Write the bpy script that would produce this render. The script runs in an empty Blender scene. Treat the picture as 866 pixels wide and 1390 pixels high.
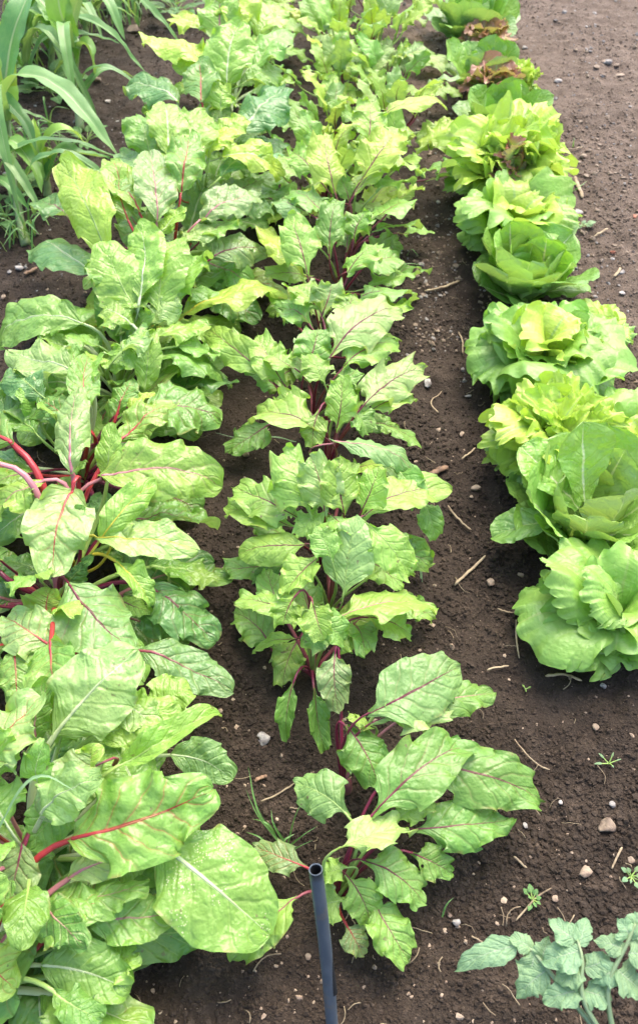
import bpy, math, random
import numpy as np

C = bpy.context.scene.collection
rad = math.radians

# ------------------------------------------------------------------ camera
CAM_H, PITCH, FPX = 1.45, rad(48.1), 1264.0
SP, CP = math.sin(PITCH), math.cos(PITCH)

def at(px, py, z=0.0):
    """world point at height z seen along the given line of sight of the photograph"""
    a, b = (px - 433.0) / FPX, -(py - 650.0) / FPX
    d = np.array([a, b * SP + CP, b * CP - SP])
    return np.array([0, 0, CAM_H]) + d * ((CAM_H - z) / -d[2])

def mpp(p):
    """metres per photograph pixel at a world point"""
    return (p[1] * CP - (p[2] - CAM_H) * SP) / FPX

# ------------------------------------------------------------------ noise
def _hash(ix, iy, iz, seed):
    h = (ix * 374761393 + iy * 668265263 + iz * 2147483647 + seed * 1274126177) & 0xFFFFFFFF
    h = ((h ^ (h >> 13)) * 1274126177) & 0xFFFFFFFF
    h = ((h ^ (h >> 16)) * 2246822519) & 0xFFFFFFFF
    return ((h ^ (h >> 15)) & 0xFFFF) / 32767.5 - 1.0

def vnoise(p, seed=0):
    p = np.asarray(p, float)
    i = np.floor(p).astype(np.int64)
    f = p - i
    f = f * f * (3 - 2 * f)
    r = 0
    for dx in (0, 1):
        wx = f[..., 0] if dx else 1 - f[..., 0]
        for dy in (0, 1):
            wy = f[..., 1] if dy else 1 - f[..., 1]
            for dz in (0, 1):
                wz = f[..., 2] if dz else 1 - f[..., 2]
                r = r + wx * wy * wz * _hash(i[..., 0] + dx, i[..., 1] + dy, i[..., 2] + dz, seed)
    return r

def noise1(t, seed):
    t = np.asarray(t, float)
    return vnoise(np.stack([t, t * 0 + seed * 0.37, t * 0 + 0.5], -1), seed)

def ground_z(x, y):
    x = np.asarray(x, float); y = np.asarray(y, float)
    p = np.stack([x, y, x * 0 + 0.3], -1)
    z = 0.013 * vnoise(p * 2.3, 1) + 0.008 * vnoise(p * 7, 2)
    q = np.stack([x, y, x * 0], -1)
    z = z + 0.0050 * vnoise(q * 26, 3) + 0.0040 * vnoise(q * 55, 4) + 0.0024 * np.abs(vnoise(q * 95, 5))
    # low ridges along the three planted rows, trodden paths between
    return z

# ------------------------------------------------------------------ objects
def setp(o, label=None, cat=None, group=None, kind=None):
    if label: o['label'] = label
    if cat: o['category'] = cat
    if group: o['group'] = group
    if kind: o['kind'] = kind
    return o

def empty(name, loc, label, cat, group=None):
    o = bpy.data.objects.new(name, None)
    o.empty_display_size = 0.05
    C.objects.link(o)
    o.location = [float(v) for v in loc]
    return setp(o, label, cat, group)

def mesh_obj(name, V, F, mat, parent=None, uv=None, smooth=True, origin=None):
    """V (n,3) array, F (m,4) or (m,3) array or list of both, uv per vertex (n,2)"""
    V = np.asarray(V, float)
    if origin is not None:
        V = V - np.asarray(origin, float)
    me = bpy.data.meshes.new(name)
    Fs = F if isinstance(F, list) else [F]
    Fs = [np.asarray(f, np.int32) for f in Fs if len(f)]
    loops = np.concatenate([f.ravel() for f in Fs])
    sizes = np.concatenate([np.full(len(f), f.shape[1], np.int32) for f in Fs])
    starts = np.concatenate([[0], np.cumsum(sizes)[:-1]]).astype(np.int32)
    me.vertices.add(len(V)); me.vertices.foreach_set('co', V.astype(np.float32).ravel())
    me.loops.add(len(loops)); me.loops.foreach_set('vertex_index', loops)
    me.polygons.add(len(sizes)); me.polygons.foreach_set('loop_start', starts)
    me.polygons.foreach_set('use_smooth', np.full(len(sizes), smooth, bool))
    if uv is not None:
        l = me.uv_layers.new(name='UVMap')
        l.data.foreach_set('uv', np.asarray(uv, np.float32)[loops].ravel())
    me.update(calc_edges=True)
    me.validate()
    if mat: me.materials.append(mat)
    o = bpy.data.objects.new(name, me)
    C.objects.link(o)
    if parent is not None: o.parent = parent
    if origin is not None and parent is None: o.location = [float(v) for v in origin]
    return o

def grid_faces(nr, nc, wrap=False):
    r = np.arange(nr - 1)[:, None]
    c = np.arange(nc if wrap else nc - 1)[None, :]
    c2 = (c + 1) % nc
    a, b = r * nc + c, r * nc + c2
    return np.stack([a, b, b + nc, a + nc], -1).reshape(-1, 4)

def unit(v):
    return v / (np.linalg.norm(v, axis=-1, keepdims=True) + 1e-12)

def catmull(P, n):
    P = np.asarray(P, float)
    P = np.concatenate([[2 * P[0] - P[1]], P, [2 * P[-1] - P[-2]]])
    m = len(P) - 3
    u = np.linspace(0, m - 1e-6, n)
    i = u.astype(int); t = (u - i)[:, None]
    p0, p1, p2, p3 = P[i], P[i + 1], P[i + 2], P[i + 3]
    return 0.5 * (2 * p1 + (p2 - p0) * t + (2 * p0 - 5 * p1 + 4 * p2 - p3) * t ** 2 + (3 * p1 - p0 - 3 * p2 + p3) * t ** 3)

def tube(P, R, sides=8, flat=1.0, up=(0, 0, 1)):
    """closed tube along points P with radii R; flat squeezes it along its up axis"""
    P = np.asarray(P, float); n = len(P)
    R = np.broadcast_to(np.asarray(R, float), (n,))
    T = unit(np.gradient(P, axis=0))
    S = np.cross(T, np.asarray(up, float))
    bad = np.linalg.norm(S, axis=1) < 0.15
    if bad.any():
        S2 = np.cross(T, [0.31, 0.95, 0.1]); S = np.where(bad.all() or bad[:, None].any(), S2, S)
    S = unit(S); N = np.cross(S, T)
    a = np.linspace(0, 2 * np.pi, sides, endpoint=False)
    V = P[:, None] + R[:, None, None] * (np.cos(a)[None, :, None] * S[:, None] + flat * np.sin(a)[None, :, None] * N[:, None])
    V = V.reshape(-1, 3)
    F = grid_faces(n, sides, True)
    V = np.concatenate([V, P[:1], P[-1:]])
    k = np.arange(sides); k2 = (k + 1) % sides
    c0 = np.stack([k2, k, np.full(sides, n * sides)], -1)
    c1 = np.stack([k + (n - 1) * sides, k2 + (n - 1) * sides, np.full(sides, n * sides + 1)], -1)
    u = np.concatenate([np.repeat(np.linspace(0, 1, n), sides), [0, 1]])
    v = np.concatenate([np.tile(np.linspace(0, 1, sides), n), [0, 0]])
    return V, [F, np.concatenate([c0, c1])], np.stack([v, u], -1)

# ------------------------------------------------------------------ materials
class NT:
    def __init__(s, name):
        s.m = bpy.data.materials.new(name); s.m.use_nodes = True
        s.t = s.m.node_tree; s.t.nodes.clear()
        s.out = s.t.nodes.new('ShaderNodeOutputMaterial')
    def n(s, kind, **kw):
        x = s.t.nodes.new('ShaderNode' + kind)
        for k, v in kw.items(): setattr(x, k, v)
        return x
    def put(s, sock, v):
        if v is None: return
        if hasattr(v, 'links') or hasattr(v, 'is_output'): s.t.links.new(v, sock)
        elif isinstance(v, (tuple, list)) and len(v) == 3 and sock.type == 'RGBA': sock.default_value = (*v, 1)
        else: sock.default_value = v
    def math(s, op, a, b=None, c=None, clamp=False):
        x = s.n('Math', operation=op, use_clamp=clamp)
        for i, v in enumerate((a, b, c)): s.put(x.inputs[i], v)
        return x.outputs[0]
    def mix(s, f, a, b, mode='MIX'):
        x = s.n('Mix', data_type='RGBA', blend_type=mode, clamp_factor=True)
        s.put(x.inputs[0], f); s.put(x.inputs[6], a); s.put(x.inputs[7], b)
        return x.outputs[2]
    def ramp(s, v, lo, hi):
        x = s.n('MapRange', interpolation_type='SMOOTHSTEP')
        s.put(x.inputs[0], v); s.put(x.inputs[1], lo); s.put(x.inputs[2], hi)
        return x.outputs[0]
    def noise(s, vec, scale, detail=2.0, rough=0.5, dim='3D'):
        x = s.n('TexNoise', noise_dimensions=dim)
        s.put(x.inputs['Vector'], vec); s.put(x.inputs['Scale'], scale)
        x.inputs['Detail'].default_value = detail; x.inputs['Roughness'].default_value = rough
        return x.outputs[0]
    def voro(s, vec, scale, feature='DISTANCE_TO_EDGE'):
        x = s.n('TexVoronoi', feature=feature)
        s.put(x.inputs['Vector'], vec); s.put(x.inputs['Scale'], scale)
        return x.outputs['Distance'] if feature != 'COLOR' else x.outputs['Color']
    def attr(s, name, out='Color'):
        x = s.n('Attribute', attribute_type='OBJECT', attribute_name=name)
        return x.outputs[out]
    def bump(s, h, strength, dist, normal=None):
        x = s.n('Bump'); x.inputs['Strength'].default_value = strength; x.inputs['Distance'].default_value = dist
        s.put(x.inputs['Height'], h); s.put(x.inputs['Normal'], normal)
        return x.outputs[0]
    def principled(s, col, rough=0.5, spec=0.5, normal=None):
        b = s.n('BsdfPrincipled')
        s.put(b.inputs['Base Color'], col); s.put(b.inputs['Roughness'], rough)
        s.put(b.inputs['Specular IOR Level'], spec); s.put(b.inputs['Normal'], normal)
        return b.outputs[0]
    def finish(s, sh):
        s.t.links.new(sh, s.out.inputs['Surface']); return s.m

def leaf_material(name, laterals=7.0, slope=1.9, rough=0.42, trans=0.32, bumpy=1.0, fan=False, midw=0.05, lat_w=0.15, blemish=0.0, parallel=False):
    k = NT(name)
    uvn = k.n('UVMap'); uv = uvn.outputs[0]
    sep = k.n('SeparateXYZ'); k.put(sep.inputs[0], uv)
    u, v = sep.outputs[0], sep.outputs[1]
    geo = k.n('NewGeometry'); tc = k.n('TexCoord'); oi = k.n('ObjectInfo')
    pos = tc.outputs['Object']
    a = k.math('MULTIPLY', k.math('ABSOLUTE', k.math('SUBTRACT', u, 0.5)), 2.0)
    warp = k.math('SUBTRACT', k.noise(pos, 20, 2), 0.5)
    side = k.math('MULTIPLY', k.math('GREATER_THAN', u, 0.5), 0.42)
    if parallel:
        ph = k.math('MULTIPLY', u, 16.0)
    elif fan:
        ph = k.math('ADD', k.math('MULTIPLY', k.math('SUBTRACT', u, 0.5), laterals), k.math('MULTIPLY', warp, 0.9))
    else:
        bend = k.math('MULTIPLY', k.math('POWER', a, 0.85), slope)
        ph = k.math('SUBTRACT', k.math('MULTIPLY', v, laterals), bend)
        ph = k.math('ADD', k.math('ADD', ph, side), k.math('ADD', k.math('MULTIPLY', warp, 1.1), oi.outputs['Random']))
    tri = k.math('MULTIPLY', k.math('ABSOLUTE', k.math('SUBTRACT', k.math('FRACT', ph), 0.5)), 2.0)   # 0 on the vein
    wid = k.math('MULTIPLY', k.math('SUBTRACT', 1.1, a if not fan else v), lat_w)
    lat = k.math('SUBTRACT', 1.0, k.ramp(tri, k.math('MULTIPLY', wid, 0.25), wid))
    mw = k.math('MULTIPLY', k.math('SUBTRACT', 1.08, v), midw)
    mid = k.math('SUBTRACT', 1.0, k.ramp(a, k.math('MULTIPLY', mw, 0.6), k.math('MULTIPLY', mw, 1.5)))
    # fine net between the veins
    mp = k.n('Mapping'); k.put(mp.inputs[0], uv); mp.inputs['Scale'].default_value = (9, 15, 1)
    net = k.voro(mp.outputs[0], 1.0)
    netm = k.math('SUBTRACT', 1.0, k.ramp(net, 0.0, 0.16))
    mp2 = k.n('Mapping'); k.put(mp2.inputs[0], uv); mp2.inputs['Scale'].default_value = (26, 40, 1)
    net2 = k.voro(mp2.outputs[0], 1.0)
    net2m = k.math('SUBTRACT', 1.0, k.ramp(net2, 0.0, 0.2))
    tint, vein = k.attr('tint'), k.attr('vein')
    vl = k.attr('vl', 'Fac')
    big = k.noise(pos, 11, 3); mid_n = k.noise(pos, 60, 3)
    val = k.math('ADD', 0.80, k.math('ADD', k.math('MULTIPLY', big, 0.26), k.math('MULTIPLY', mid_n, 0.14)))
    hsv = k.n('HueSaturation'); k.put(hsv.inputs['Color'], tint); k.put(hsv.inputs['Value'], val)
    k.put(hsv.inputs['Hue'], k.math('ADD', 0.478, k.math('MULTIPLY', big, 0.04)))
    col = hsv.outputs[0]
    pale = k.mix(0.55, tint, (0.42, 0.54, 0.15))
    col = k.mix(k.math('MULTIPLY', netm, 0.15), col, pale)
    col = k.mix(k.math('MULTIPLY', net2m, 0.10), col, pale)
    if not parallel:
        col = k.mix(k.math('MULTIPLY', lat, 0.48), col, pale)
        # purple stain following the coloured veins
        col = k.mix(k.math('MULTIPLY', lat, vl), col, vein)
        halo = k.math('MULTIPLY', k.math('SUBTRACT', 1.0, k.ramp(tri, 0.0, 0.7)), k.math('MULTIPLY', vl, 0.16))
        col = k.mix(halo, col, vein)
    else:
        col = k.mix(k.math('MULTIPLY', lat, 0.2), col, pale)
    if blemish > 0:
        sp = k.ramp(k.noise(pos, 95, 2), 0.66, 0.72)
        patch = k.ramp(k.noise(pos, 14, 2), 0.5, 0.62)
        col = k.mix(k.math('MULTIPLY', k.math('MULTIPLY', sp, patch), blemish), col, (0.16, 0.06, 0.06))
        pin = k.math('SUBTRACT', 1.0, k.ramp(k.voro(pos, 260, 'F1'), 0.22, 0.34))
        col = k.mix(k.math('MULTIPLY', k.math('MULTIPLY', pin, k.ramp(k.noise(pos, 22, 2), 0.52, 0.62)), k.attr('spots', 'Fac')), col, (0.62, 0.66, 0.36))
    edge_tint = k.attr('edge'); ea = k.attr('ea', 'Fac')
    if fan:
        ed = k.math('MULTIPLY', k.ramp(v, 0.45, 0.95), ea)
        col = k.mix(ed, col, edge_tint)
        heart = k.math('SUBTRACT', 1.0, k.ramp(v, 0.05, 0.45))
        col = k.mix(k.math('MULTIPLY', heart, 0.5), col, (0.5, 0.58, 0.24))
    if blemish > 0:
        dry = k.math('MULTIPLY', k.ramp(a, 0.86, 1.0), k.ramp(k.noise(pos, 24, 3), 0.55, 0.68))
        col = k.mix(k.math('MULTIPLY', dry, 0.65), col, (0.34, 0.27, 0.09))
        mud = k.ramp(k.noise(pos, 210, 2), 0.70, 0.76)
        col = k.mix(k.math('MULTIPLY', k.math('MULTIPLY', mud, k.ramp(k.noise(pos, 9, 1), 0.5, 0.65)), 0.7), col, (0.07, 0.048, 0.032))
        yel = k.math('MULTIPLY', k.ramp(k.noise(pos, 7, 2), 0.58, 0.78), 0.28)
        col = k.mix(yel, col, (0.44, 0.50, 0.10))
    col = k.mix(mid, col, vein)
    under = k.mix(0.45, col, (0.34, 0.40, 0.22))
    col = k.mix(geo.outputs['Backfacing'], col, under)
    # relief: veins sunk, panels between them puffed
    h = k.math('MULTIPLY', k.ramp(tri, 0.0, 0.4), 0.42)
    h = k.math('ADD', h, k.math('MULTIPLY', k.ramp(net, 0.0, 0.45), 0.28 if not parallel else 0.0))
    h = k.math('ADD', h, k.math('MULTIPLY', k.ramp(net2, 0.0, 0.4), 0.06 if not parallel else 0.0))
    bil = k.math('ABSOLUTE', k.math('SUBTRACT', k.noise(pos, 62, 2, 0.4), 0.5))
    h = k.math('ADD', h, k.math('MULTIPLY', k.ramp(bil, 0.0, 0.20), 0.30 if not parallel else 0.0))
    nrm = k.bump(h, 0.42 * bumpy, 0.005)
    rg = k.math('ADD', rough - 0.06, k.math('MULTIPLY', mid_n, 0.14))
    b = k.principled(col, rg, 0.6, nrm)
    tr = k.n('BsdfTranslucent')
    tcol = k.mix(1.0, col, (0.95, 1.0, 0.45), 'MULTIPLY')
    hs2 = k.n('HueSaturation'); k.put(hs2.inputs['Color'], tcol); hs2.inputs['Value'].default_value = 1.6; hs2.inputs['Saturation'].default_value = 1.02
    k.put(tr.inputs['Color'], hs2.outputs[0]); k.put(tr.inputs['Normal'], nrm)
    ms = k.n('MixShader'); ms.inputs[0].default_value = trans
    k.put(ms.inputs[1], b); k.put(ms.inputs[2], tr.outputs[0])
    if blemish > 0:
        vo = k.n('TexVoronoi', feature='F1'); k.put(vo.inputs['Vector'], pos); vo.inputs['Scale'].default_value = 24
        sc2 = k.n('SeparateColor'); k.put(sc2.inputs[0], vo.outputs['Color'])
        d = k.math('ADD', vo.outputs['Distance'], k.math('MULTIPLY', k.math('SUBTRACT', k.noise(pos, 130, 2), 0.5), 0.10))
        hole = k.math('MULTIPLY', k.math('LESS_THAN', d, k.math('MULTIPLY', sc2.outputs[1], 0.13)), k.math('GREATER_THAN', sc2.outputs[0], 0.90))
        hole = k.math('MULTIPLY', hole, k.math('GREATER_THAN', a, 0.14))
        mh = k.n('MixShader'); k.put(mh.inputs[0], hole); k.put(mh.inputs[1], ms.outputs[0]); k.put(mh.inputs[2], k.n('BsdfTransparent').outputs[0])
        return k.finish(mh.outputs[0])
    return k.finish(ms.outputs[0])

def stalk_material():
    k = NT('plant stalk')
    tc = k.n('TexCoord'); uv = k.n('UVMap').outputs[0]
    mp = k.n('Mapping'); k.put(mp.inputs[0], uv); mp.inputs['Scale'].default_value = (14, 1.2, 1)
    streak = k.noise(mp.outputs[0], 1.0, 3)
    vein = k.attr('vein')
    hsv = k.n('HueSaturation'); k.put(hsv.inputs['Color'], vein)
    k.put(hsv.inputs['Value'], k.math('ADD', 0.7, k.math('MULTIPLY', streak, 0.6)))
    sep = k.n('SeparateXYZ'); k.put(sep.inputs[0], uv)
    col = k.mix(k.math('MULTIPLY', k.ramp(streak, 0.5, 0.8), 0.45), hsv.outputs[0], k.attr('tint'))
    fade = k.math('MULTIPLY', k.ramp(sep.outputs[1], 0.45, 1.0), 0.62)
    col = k.mix(fade, col, k.mix(0.5, k.attr('tint'), (0.30, 0.30, 0.12)))
    n = k.bump(k.math('ADD', streak, k.noise(tc.outputs['Object'], 120, 2)), 0.3, 0.002)
    b = k.principled(col, 0.34, 0.5, n)
    tr = k.n('BsdfTranslucent'); k.put(tr.inputs['Color'], col)
    ms = k.n('MixShader'); ms.inputs[0].default_value = 0.12
    k.put(ms.inputs[1], b); k.put(ms.inputs[2], tr.outputs[0])
    return k.finish(ms.outputs[0])

def soil_material(name, crumb=False):
    k = NT(name)
    pos = k.n('NewGeometry').outputs['Position']
    big = k.noise(pos, 1.7, 3); med = k.noise(pos, 16, 4, 0.6); fine = k.noise(pos, 150, 4, 0.65); grit = k.noise(pos, 420, 2)
    sep = k.n('SeparateXYZ'); k.put(sep.inputs[0], pos)
    # the far right of the bed has dried to a paler, redder crust
    dry = k.ramp(k.math('ADD', k.math('ADD', k.math('MULTIPLY', sep.outputs[0], 0.75), k.math('MULTIPLY', sep.outputs[1], 0.42)), k.math('MULTIPLY', k.math('SUBTRACT', big, 0.5), 1.6)), 0.75, 2.1)
    dark = k.mix(k.ramp(med, 0.3, 0.75), SOIL[0], SOIL[1])
    pale = k.mix(k.ramp(med, 0.3, 0.7), SOIL[2], SOIL[3])
    col = k.mix(dry, dark, pale)
    col = k.mix(k.math('MULTIPLY', k.ramp(fine, 0.5, 0.8), 0.55), col, k.mix(0.6, col, SOIL[4]))
    col = k.mix(k.math('MULTIPLY', k.ramp(grit, 0.66, 0.76), 0.35), col, (0.16, 0.12, 0.085))
    if crumb:
        s2 = k.n('SeparateColor'); x = k.n('TexVoronoi', feature='F1'); k.put(x.inputs['Vector'], pos); x.inputs['Scale'].default_value = 70
        k.put(s2.inputs[0], x.outputs['Color'])
        hv = k.n('HueSaturation'); k.put(hv.inputs['Color'], col); k.put(hv.inputs['Value'], k.math('ADD', 0.72, k.math('MULTIPLY', s2.outputs[0], 0.75)))
        col = hv.outputs[0]
    h = k.math('ADD', k.math('MULTIPLY', med, 0.9), k.math('ADD', k.math('MULTIPLY', fine, 0.5), k.math('MULTIPLY', grit, 0.14)))
    n = k.bump(h, 0.9, 0.012 if not crumb else 0.005)
    return k.finish(k.principled(col, 0.82, 0.25, n))
SOIL = [(0.0265, 0.0178, 0.0116), (0.049, 0.0345, 0.0235), (0.108, 0.077, 0.055), (0.162, 0.119, 0.089), (0.148, 0.110, 0.080)]

def plain_material(name, col, col2, scale, rough=0.7, spec=0.4, bump=0.4, dist=0.003):
    k = NT(name); pos = k.n('TexCoord').outputs['Object']
    oi = k.n('ObjectInfo').outputs['Random']
    n1 = k.noise(pos, scale, 4); n2 = k.noise(pos, scale * 5, 3)
    c = k.mix(k.ramp(n1, 0.3, 0.7), col, col2)
    hv = k.n('HueSaturation'); k.put(hv.inputs['Color'], c)
    k.put(hv.inputs['Value'], k.math('ADD', 0.75, k.math('MULTIPLY', oi, 0.5)))
    nn = k.bump(k.math('ADD', n1, k.math('MULTIPLY', n2, 0.4)), bump, dist)
    return k.finish(k.principled(hv.outputs[0], rough, spec, nn))

# ------------------------------------------------------------------ leaves
def _prof(pts):
    P = np.asarray(pts, float)
    x = np.linspace(0, 1, 400)
    d = catmull(P, 600)
    return x, np.interp(x, d[:, 0], np.maximum(d[:, 1], 0))
PROFILE = {
    'chard': _prof([(0, .05), (.05, .22), (.13, .58), (.26, .90), (.42, 1), (.58, .98), (.74, .86), (.87, .62), (.955, .34), (1, .03)]),
    'beet': _prof([(0, .05), (.06, .16), (.14, .46), (.25, .82), (.37, 1), (.55, .95), (.73, .76), (.87, .50), (.955, .26), (1, .02)]),
    'cos': _prof([(0, .26), (.12, .36), (.32, .62), (.52, .88), (.68, 1), (.82, .93), (.92, .68), (.97, .42), (1, .04)]),
    'leaflet': _prof([(0, .04), (.10, .55), (.28, .98), (.42, 1), (.6, .82), (.8, .5), (.93, .2), (1, .01)]),
    'corn': _prof([(0, .75), (.08, .85), (.3, 1), (.5, .95), (.72, .72), (.88, .4), (1, .02)]),
    'blade': _prof([(0, .8), (.2, 1), (.5, .9), (.8, .5), (1, .03)]),
}

def blade(center, W, kind, seed, fold=0.25, curl=0.5, roll=0.0, ruf=0.10, rfreq=5.0, tooth=0.04, warp=0.03, quilt=0.03,
          nlat=7, nu=18, nv=34, nref=None, twist=0.0, cup=0.0):
    """a leaf blade along the centre line `center` (points); returns verts, faces, uv and the displaced midrib"""
    rs = np.random.RandomState(seed)
    cl = catmull(center, nv + 1) if len(center) != nv + 1 else np.asarray(center)
    # even spacing
    dl = np.concatenate([[0], np.cumsum(np.linalg.norm(np.diff(cl, axis=0), axis=1))]); L = dl[-1]
    tt = np.linspace(0, 1, nv + 1)
    cl = np.stack([np.interp(tt * L, dl, cl[:, i]) for i in range(3)], -1)
    T = unit(np.gradient(cl, axis=0))
    up = np.array([0, 0, 1.0]) if nref is None else np.asarray(nref, float)
    d0 = unit(cl[-1] - cl[0])
    S0 = np.cross(d0, up); S0 = unit(S0 if np.linalg.norm(S0) > 0.05 else np.cross(d0, [0, -1, 0.2]))
    S = unit(S0[None] - (T @ S0)[:, None] * T)
    N = np.cross(S, T)
    ang = roll + twist * (tt - 0.3)
    S, N = (np.cos(ang)[:, None] * S + np.sin(ang)[:, None] * N), (-np.sin(ang)[:, None] * S + np.cos(ang)[:, None] * N)
    H = W / 2
    if kind == 'fan':       # polar blade, frilled all round its outer rim
        th = np.linspace(-1, 1, nu + 1)[None, :]; r = tt[:, None]
        m = th * 1.0; r = 1 - (1 - r) ** 1.7
        rim = 1 + tooth * (1.4 * noise1(m * 2.6 + 9, seed) + 0.5 * noise1(m * 13 + 3, seed + 1)+ 0.5 * noise1(m * 7 + 1, seed + 2))
        ph = np.pi * 0.80 * th
        Y = r * (1 + (rim - 1) * r ** 3) * (0.5 + 0.5 * np.cos(ph)); X = 0.10 * th * (1 - r) ** 2 + r * (1 + (rim - 1) * r ** 3) * np.sin(ph)
        rimw = 1 - 0.75 * np.abs(th) ** 5
        Y = np.clip(Y, 0, 1.2); e = r + 0 * th; mm = m
        smask = np.sign(th) + 0 * r
    else:
        s = np.linspace(-1, 1, nu + 1)[None, :]; t = tt[:, None]
        w = np.interp(t, *PROFILE[kind])
        lw = 1 + tooth * (1.2 * noise1(t * 7 + s * 3 * np.sign(s), seed) + noise1(t * 17 + np.sign(s) * 40, seed + 1))
        X = s * w * (1 + (lw - 1) * np.abs(s) ** 2); Y = t + 0 * s
        e = np.maximum(np.abs(s), np.clip((t - 0.8) / 0.2, 0, 1) * 0.8) + 0 * t
        mm = t * 1.0 + np.sign(s) * 3.7
        smask = np.sign(s) + 0 * t
    A = np.abs(X)
    asym = rs.uniform(-0.18, 0.18)
    fo = fold + asym * smask + 0.15 * noise1(Y * 2.0 + 5, seed + 2)
    cu = np.where(np.abs(curl + 0.25 * noise1(Y * 2.5 + smask * 11, seed + 3)) < 0.02, 0.02, curl + 0.25 * noise1(Y * 2.5 + smask * 11, seed + 3))
    xo = H * (np.sin(fo) - np.sin(fo - cu * A)) / cu
    zo = H * (np.cos(fo - cu * A) - np.cos(fo)) / cu
    xo = np.where(X < 0, -xo, xo)
    # ruffles along the rim
    f1 = np.sin(2 * np.pi * rfreq * (mm + 0.25 * noise1(mm * 3, seed + 4)) + rs.uniform(0, 6))
    f2 = np.sin(2 * np.pi * rfreq * 2.35 * (mm + 0.10 * noise1(mm * 7, seed + 5)) + rs.uniform(0, 6))
    amp = 0.6 + 0.4 * noise1(mm * 4, seed + 6)
    if kind == 'fan':
        f1 = np.sin(2 * np.pi * rfreq * 0.42 * (mm + 0.30 * noise1(mm * 2.2, seed + 4)) + rs.uniform(0, 6))
        f2 = np.sin(2 * np.pi * rfreq * 1.5 * (mm + 0.20 * noise1(mm * 4, seed + 5)) + rs.uniform(0, 6))
        ph3 = 2 * np.pi * rfreq * 3.1 * (mm + 0.14 * noise1(mm * 6, seed + 7))
        am2 = 0.6 + 0.9 * noise1(mm * 5, seed + 13)
        zo = zo + H * ruf * rimw * (0.50 * amp * f1 * e ** 2.4 + 0.22 * amp * f2 * e ** 7 + 0.24 * am2 * np.sin(ph3) * e ** 10)
        lean = H * ruf * rimw * (0.08 * np.cos(2 * np.pi * rfreq * mm + 1.0) * e ** 5 + 0.12 * np.cos(2 * np.pi * rfreq * 1.5 * mm + 2) * e ** 8 + 0.22 * am2 * np.cos(ph3 + .6) * e ** 10)
        zo = zo - H * 0.22 * rimw * np.clip((e - 0.70) / 0.30, 0, 1) ** 2 * (0.7 + 0.9 * noise1(mm * 2.2, seed + 9))
        zo = zo + H * 0.012 * np.sin(mm * 15 + 2 * noise1(mm * 5, seed)) * np.sin(np.pi * e)
    else:
        zo = zo + H * ruf * amp * (f1 * e ** 2.2 + 0.45 * f2 * e ** 5)
        lean = H * ruf * 0.6 * (np.cos(2 * np.pi * rfreq * mm + 1.0) * e ** 2.5 + 0.5 * np.cos(2 * np.pi * rfreq * 2.35 * mm) * e ** 5)
    if quilt and kind not in ('fan', 'corn', 'blade'):
        q = np.abs(np.sin(np.pi * (Y * nlat - 1.9 * np.abs(np.linspace(-1, 1, nu + 1)[None, :]) ** 0.85 + (smask > 0) * 0.42)))
        zo = zo + W * quilt * 0.32 * (q ** 0.7 - 0.6) * np.sin(np.pi * np.clip(np.abs(np.linspace(-1, 1, nu + 1)[None, :]), 0, 1) ** 0.6)
    if cup: zo = zo + cup * L * (Y - 0.4) ** 2
    yy = np.clip(Y, 0, None) * nv
    i0 = np.clip(np.floor(yy).astype(int), 0, nv - 1); fr = (yy - i0)[..., None]
    i1 = i0 + 1
    cc = cl[i0] * (1 - fr) + cl[i1] * fr
    SS, NN, TT = S[i0] * (1 - np.clip(fr, 0, 1)) + S[i1] * np.clip(fr, 0, 1), N[i0], T[i0]
    NN = N[i0] * (1 - np.clip(fr, 0, 1)) + N[i1] * np.clip(fr, 0, 1)
    P = cc + SS * xo[..., None] + NN * zo[..., None] + TT * lean[..., None]
    q3 = P / max(W, 1e-3)
    P = P + NN * (L * warp * vnoise(q3 * 1.3 + seed * 1.7, seed) + W * 0.5 * warp * vnoise(q3 * 5.0 + seed, seed + 8) + W * 0.16 * warp * vnoise(q3 * 11.0 + seed, seed + 12))[..., None]
    if quilt and kind not in ('corn', 'blade'):
        bil = np.sqrt(vnoise(q3 * 3.6 + seed * 0.7, seed + 21) ** 2 + 0.02) + 0.35 * np.sqrt(vnoise(q3 * 7.5 + seed, seed + 22) ** 2 + 0.02)
        P = P + NN * (W * quilt * 1.3 * rs.uniform(.55, 1.7) * (bil - 0.4))[..., None]
    uv = np.stack(np.broadcast_arrays(np.linspace(0, 1, nu + 1)[None, :], r if kind == 'fan' else tt[:, None]), -1)
    midrib = P[:, nu // 2]
    return P.reshape(-1, 3), grid_faces(nv + 1, nu + 1), uv.reshape(-1, 2), midrib, T[0], N

def arch_line(P0, P1, arch, bend, roll=0.0, nref=None, n=9):
    d = P1 - P0; L = np.linalg.norm(d); d = d / L
    up = np.array([0, 0, 1.0]) if nref is None else np.asarray(nref, float)
    S0 = np.cross(d, up); S0 = unit(S0 if np.linalg.norm(S0) > 0.05 else np.cross(d, [0, -1, 0.2]))
    N0 = np.cross(S0, d)
    ctl = (P0 + P1) / 2 + N0 * 2 * arch * L + S0 * 2 * bend * L
    t = np.linspace(0, 1, n)[:, None]
    return (1 - t) ** 2 * P0 + 2 * t * (1 - t) * ctl + t ** 2 * P1

def settint(o, tint, vein, vl, spots=0.0, edge=None, ea=0.0):
    o['tint'] = [float(x) for x in tint]; o['vein'] = [float(x) for x in vein]; o['vl'] = float(vl); o['spots'] = float(spots)
    o['edge'] = [float(x) for x in (edge or tint)]; o['ea'] = float(ea)

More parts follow.
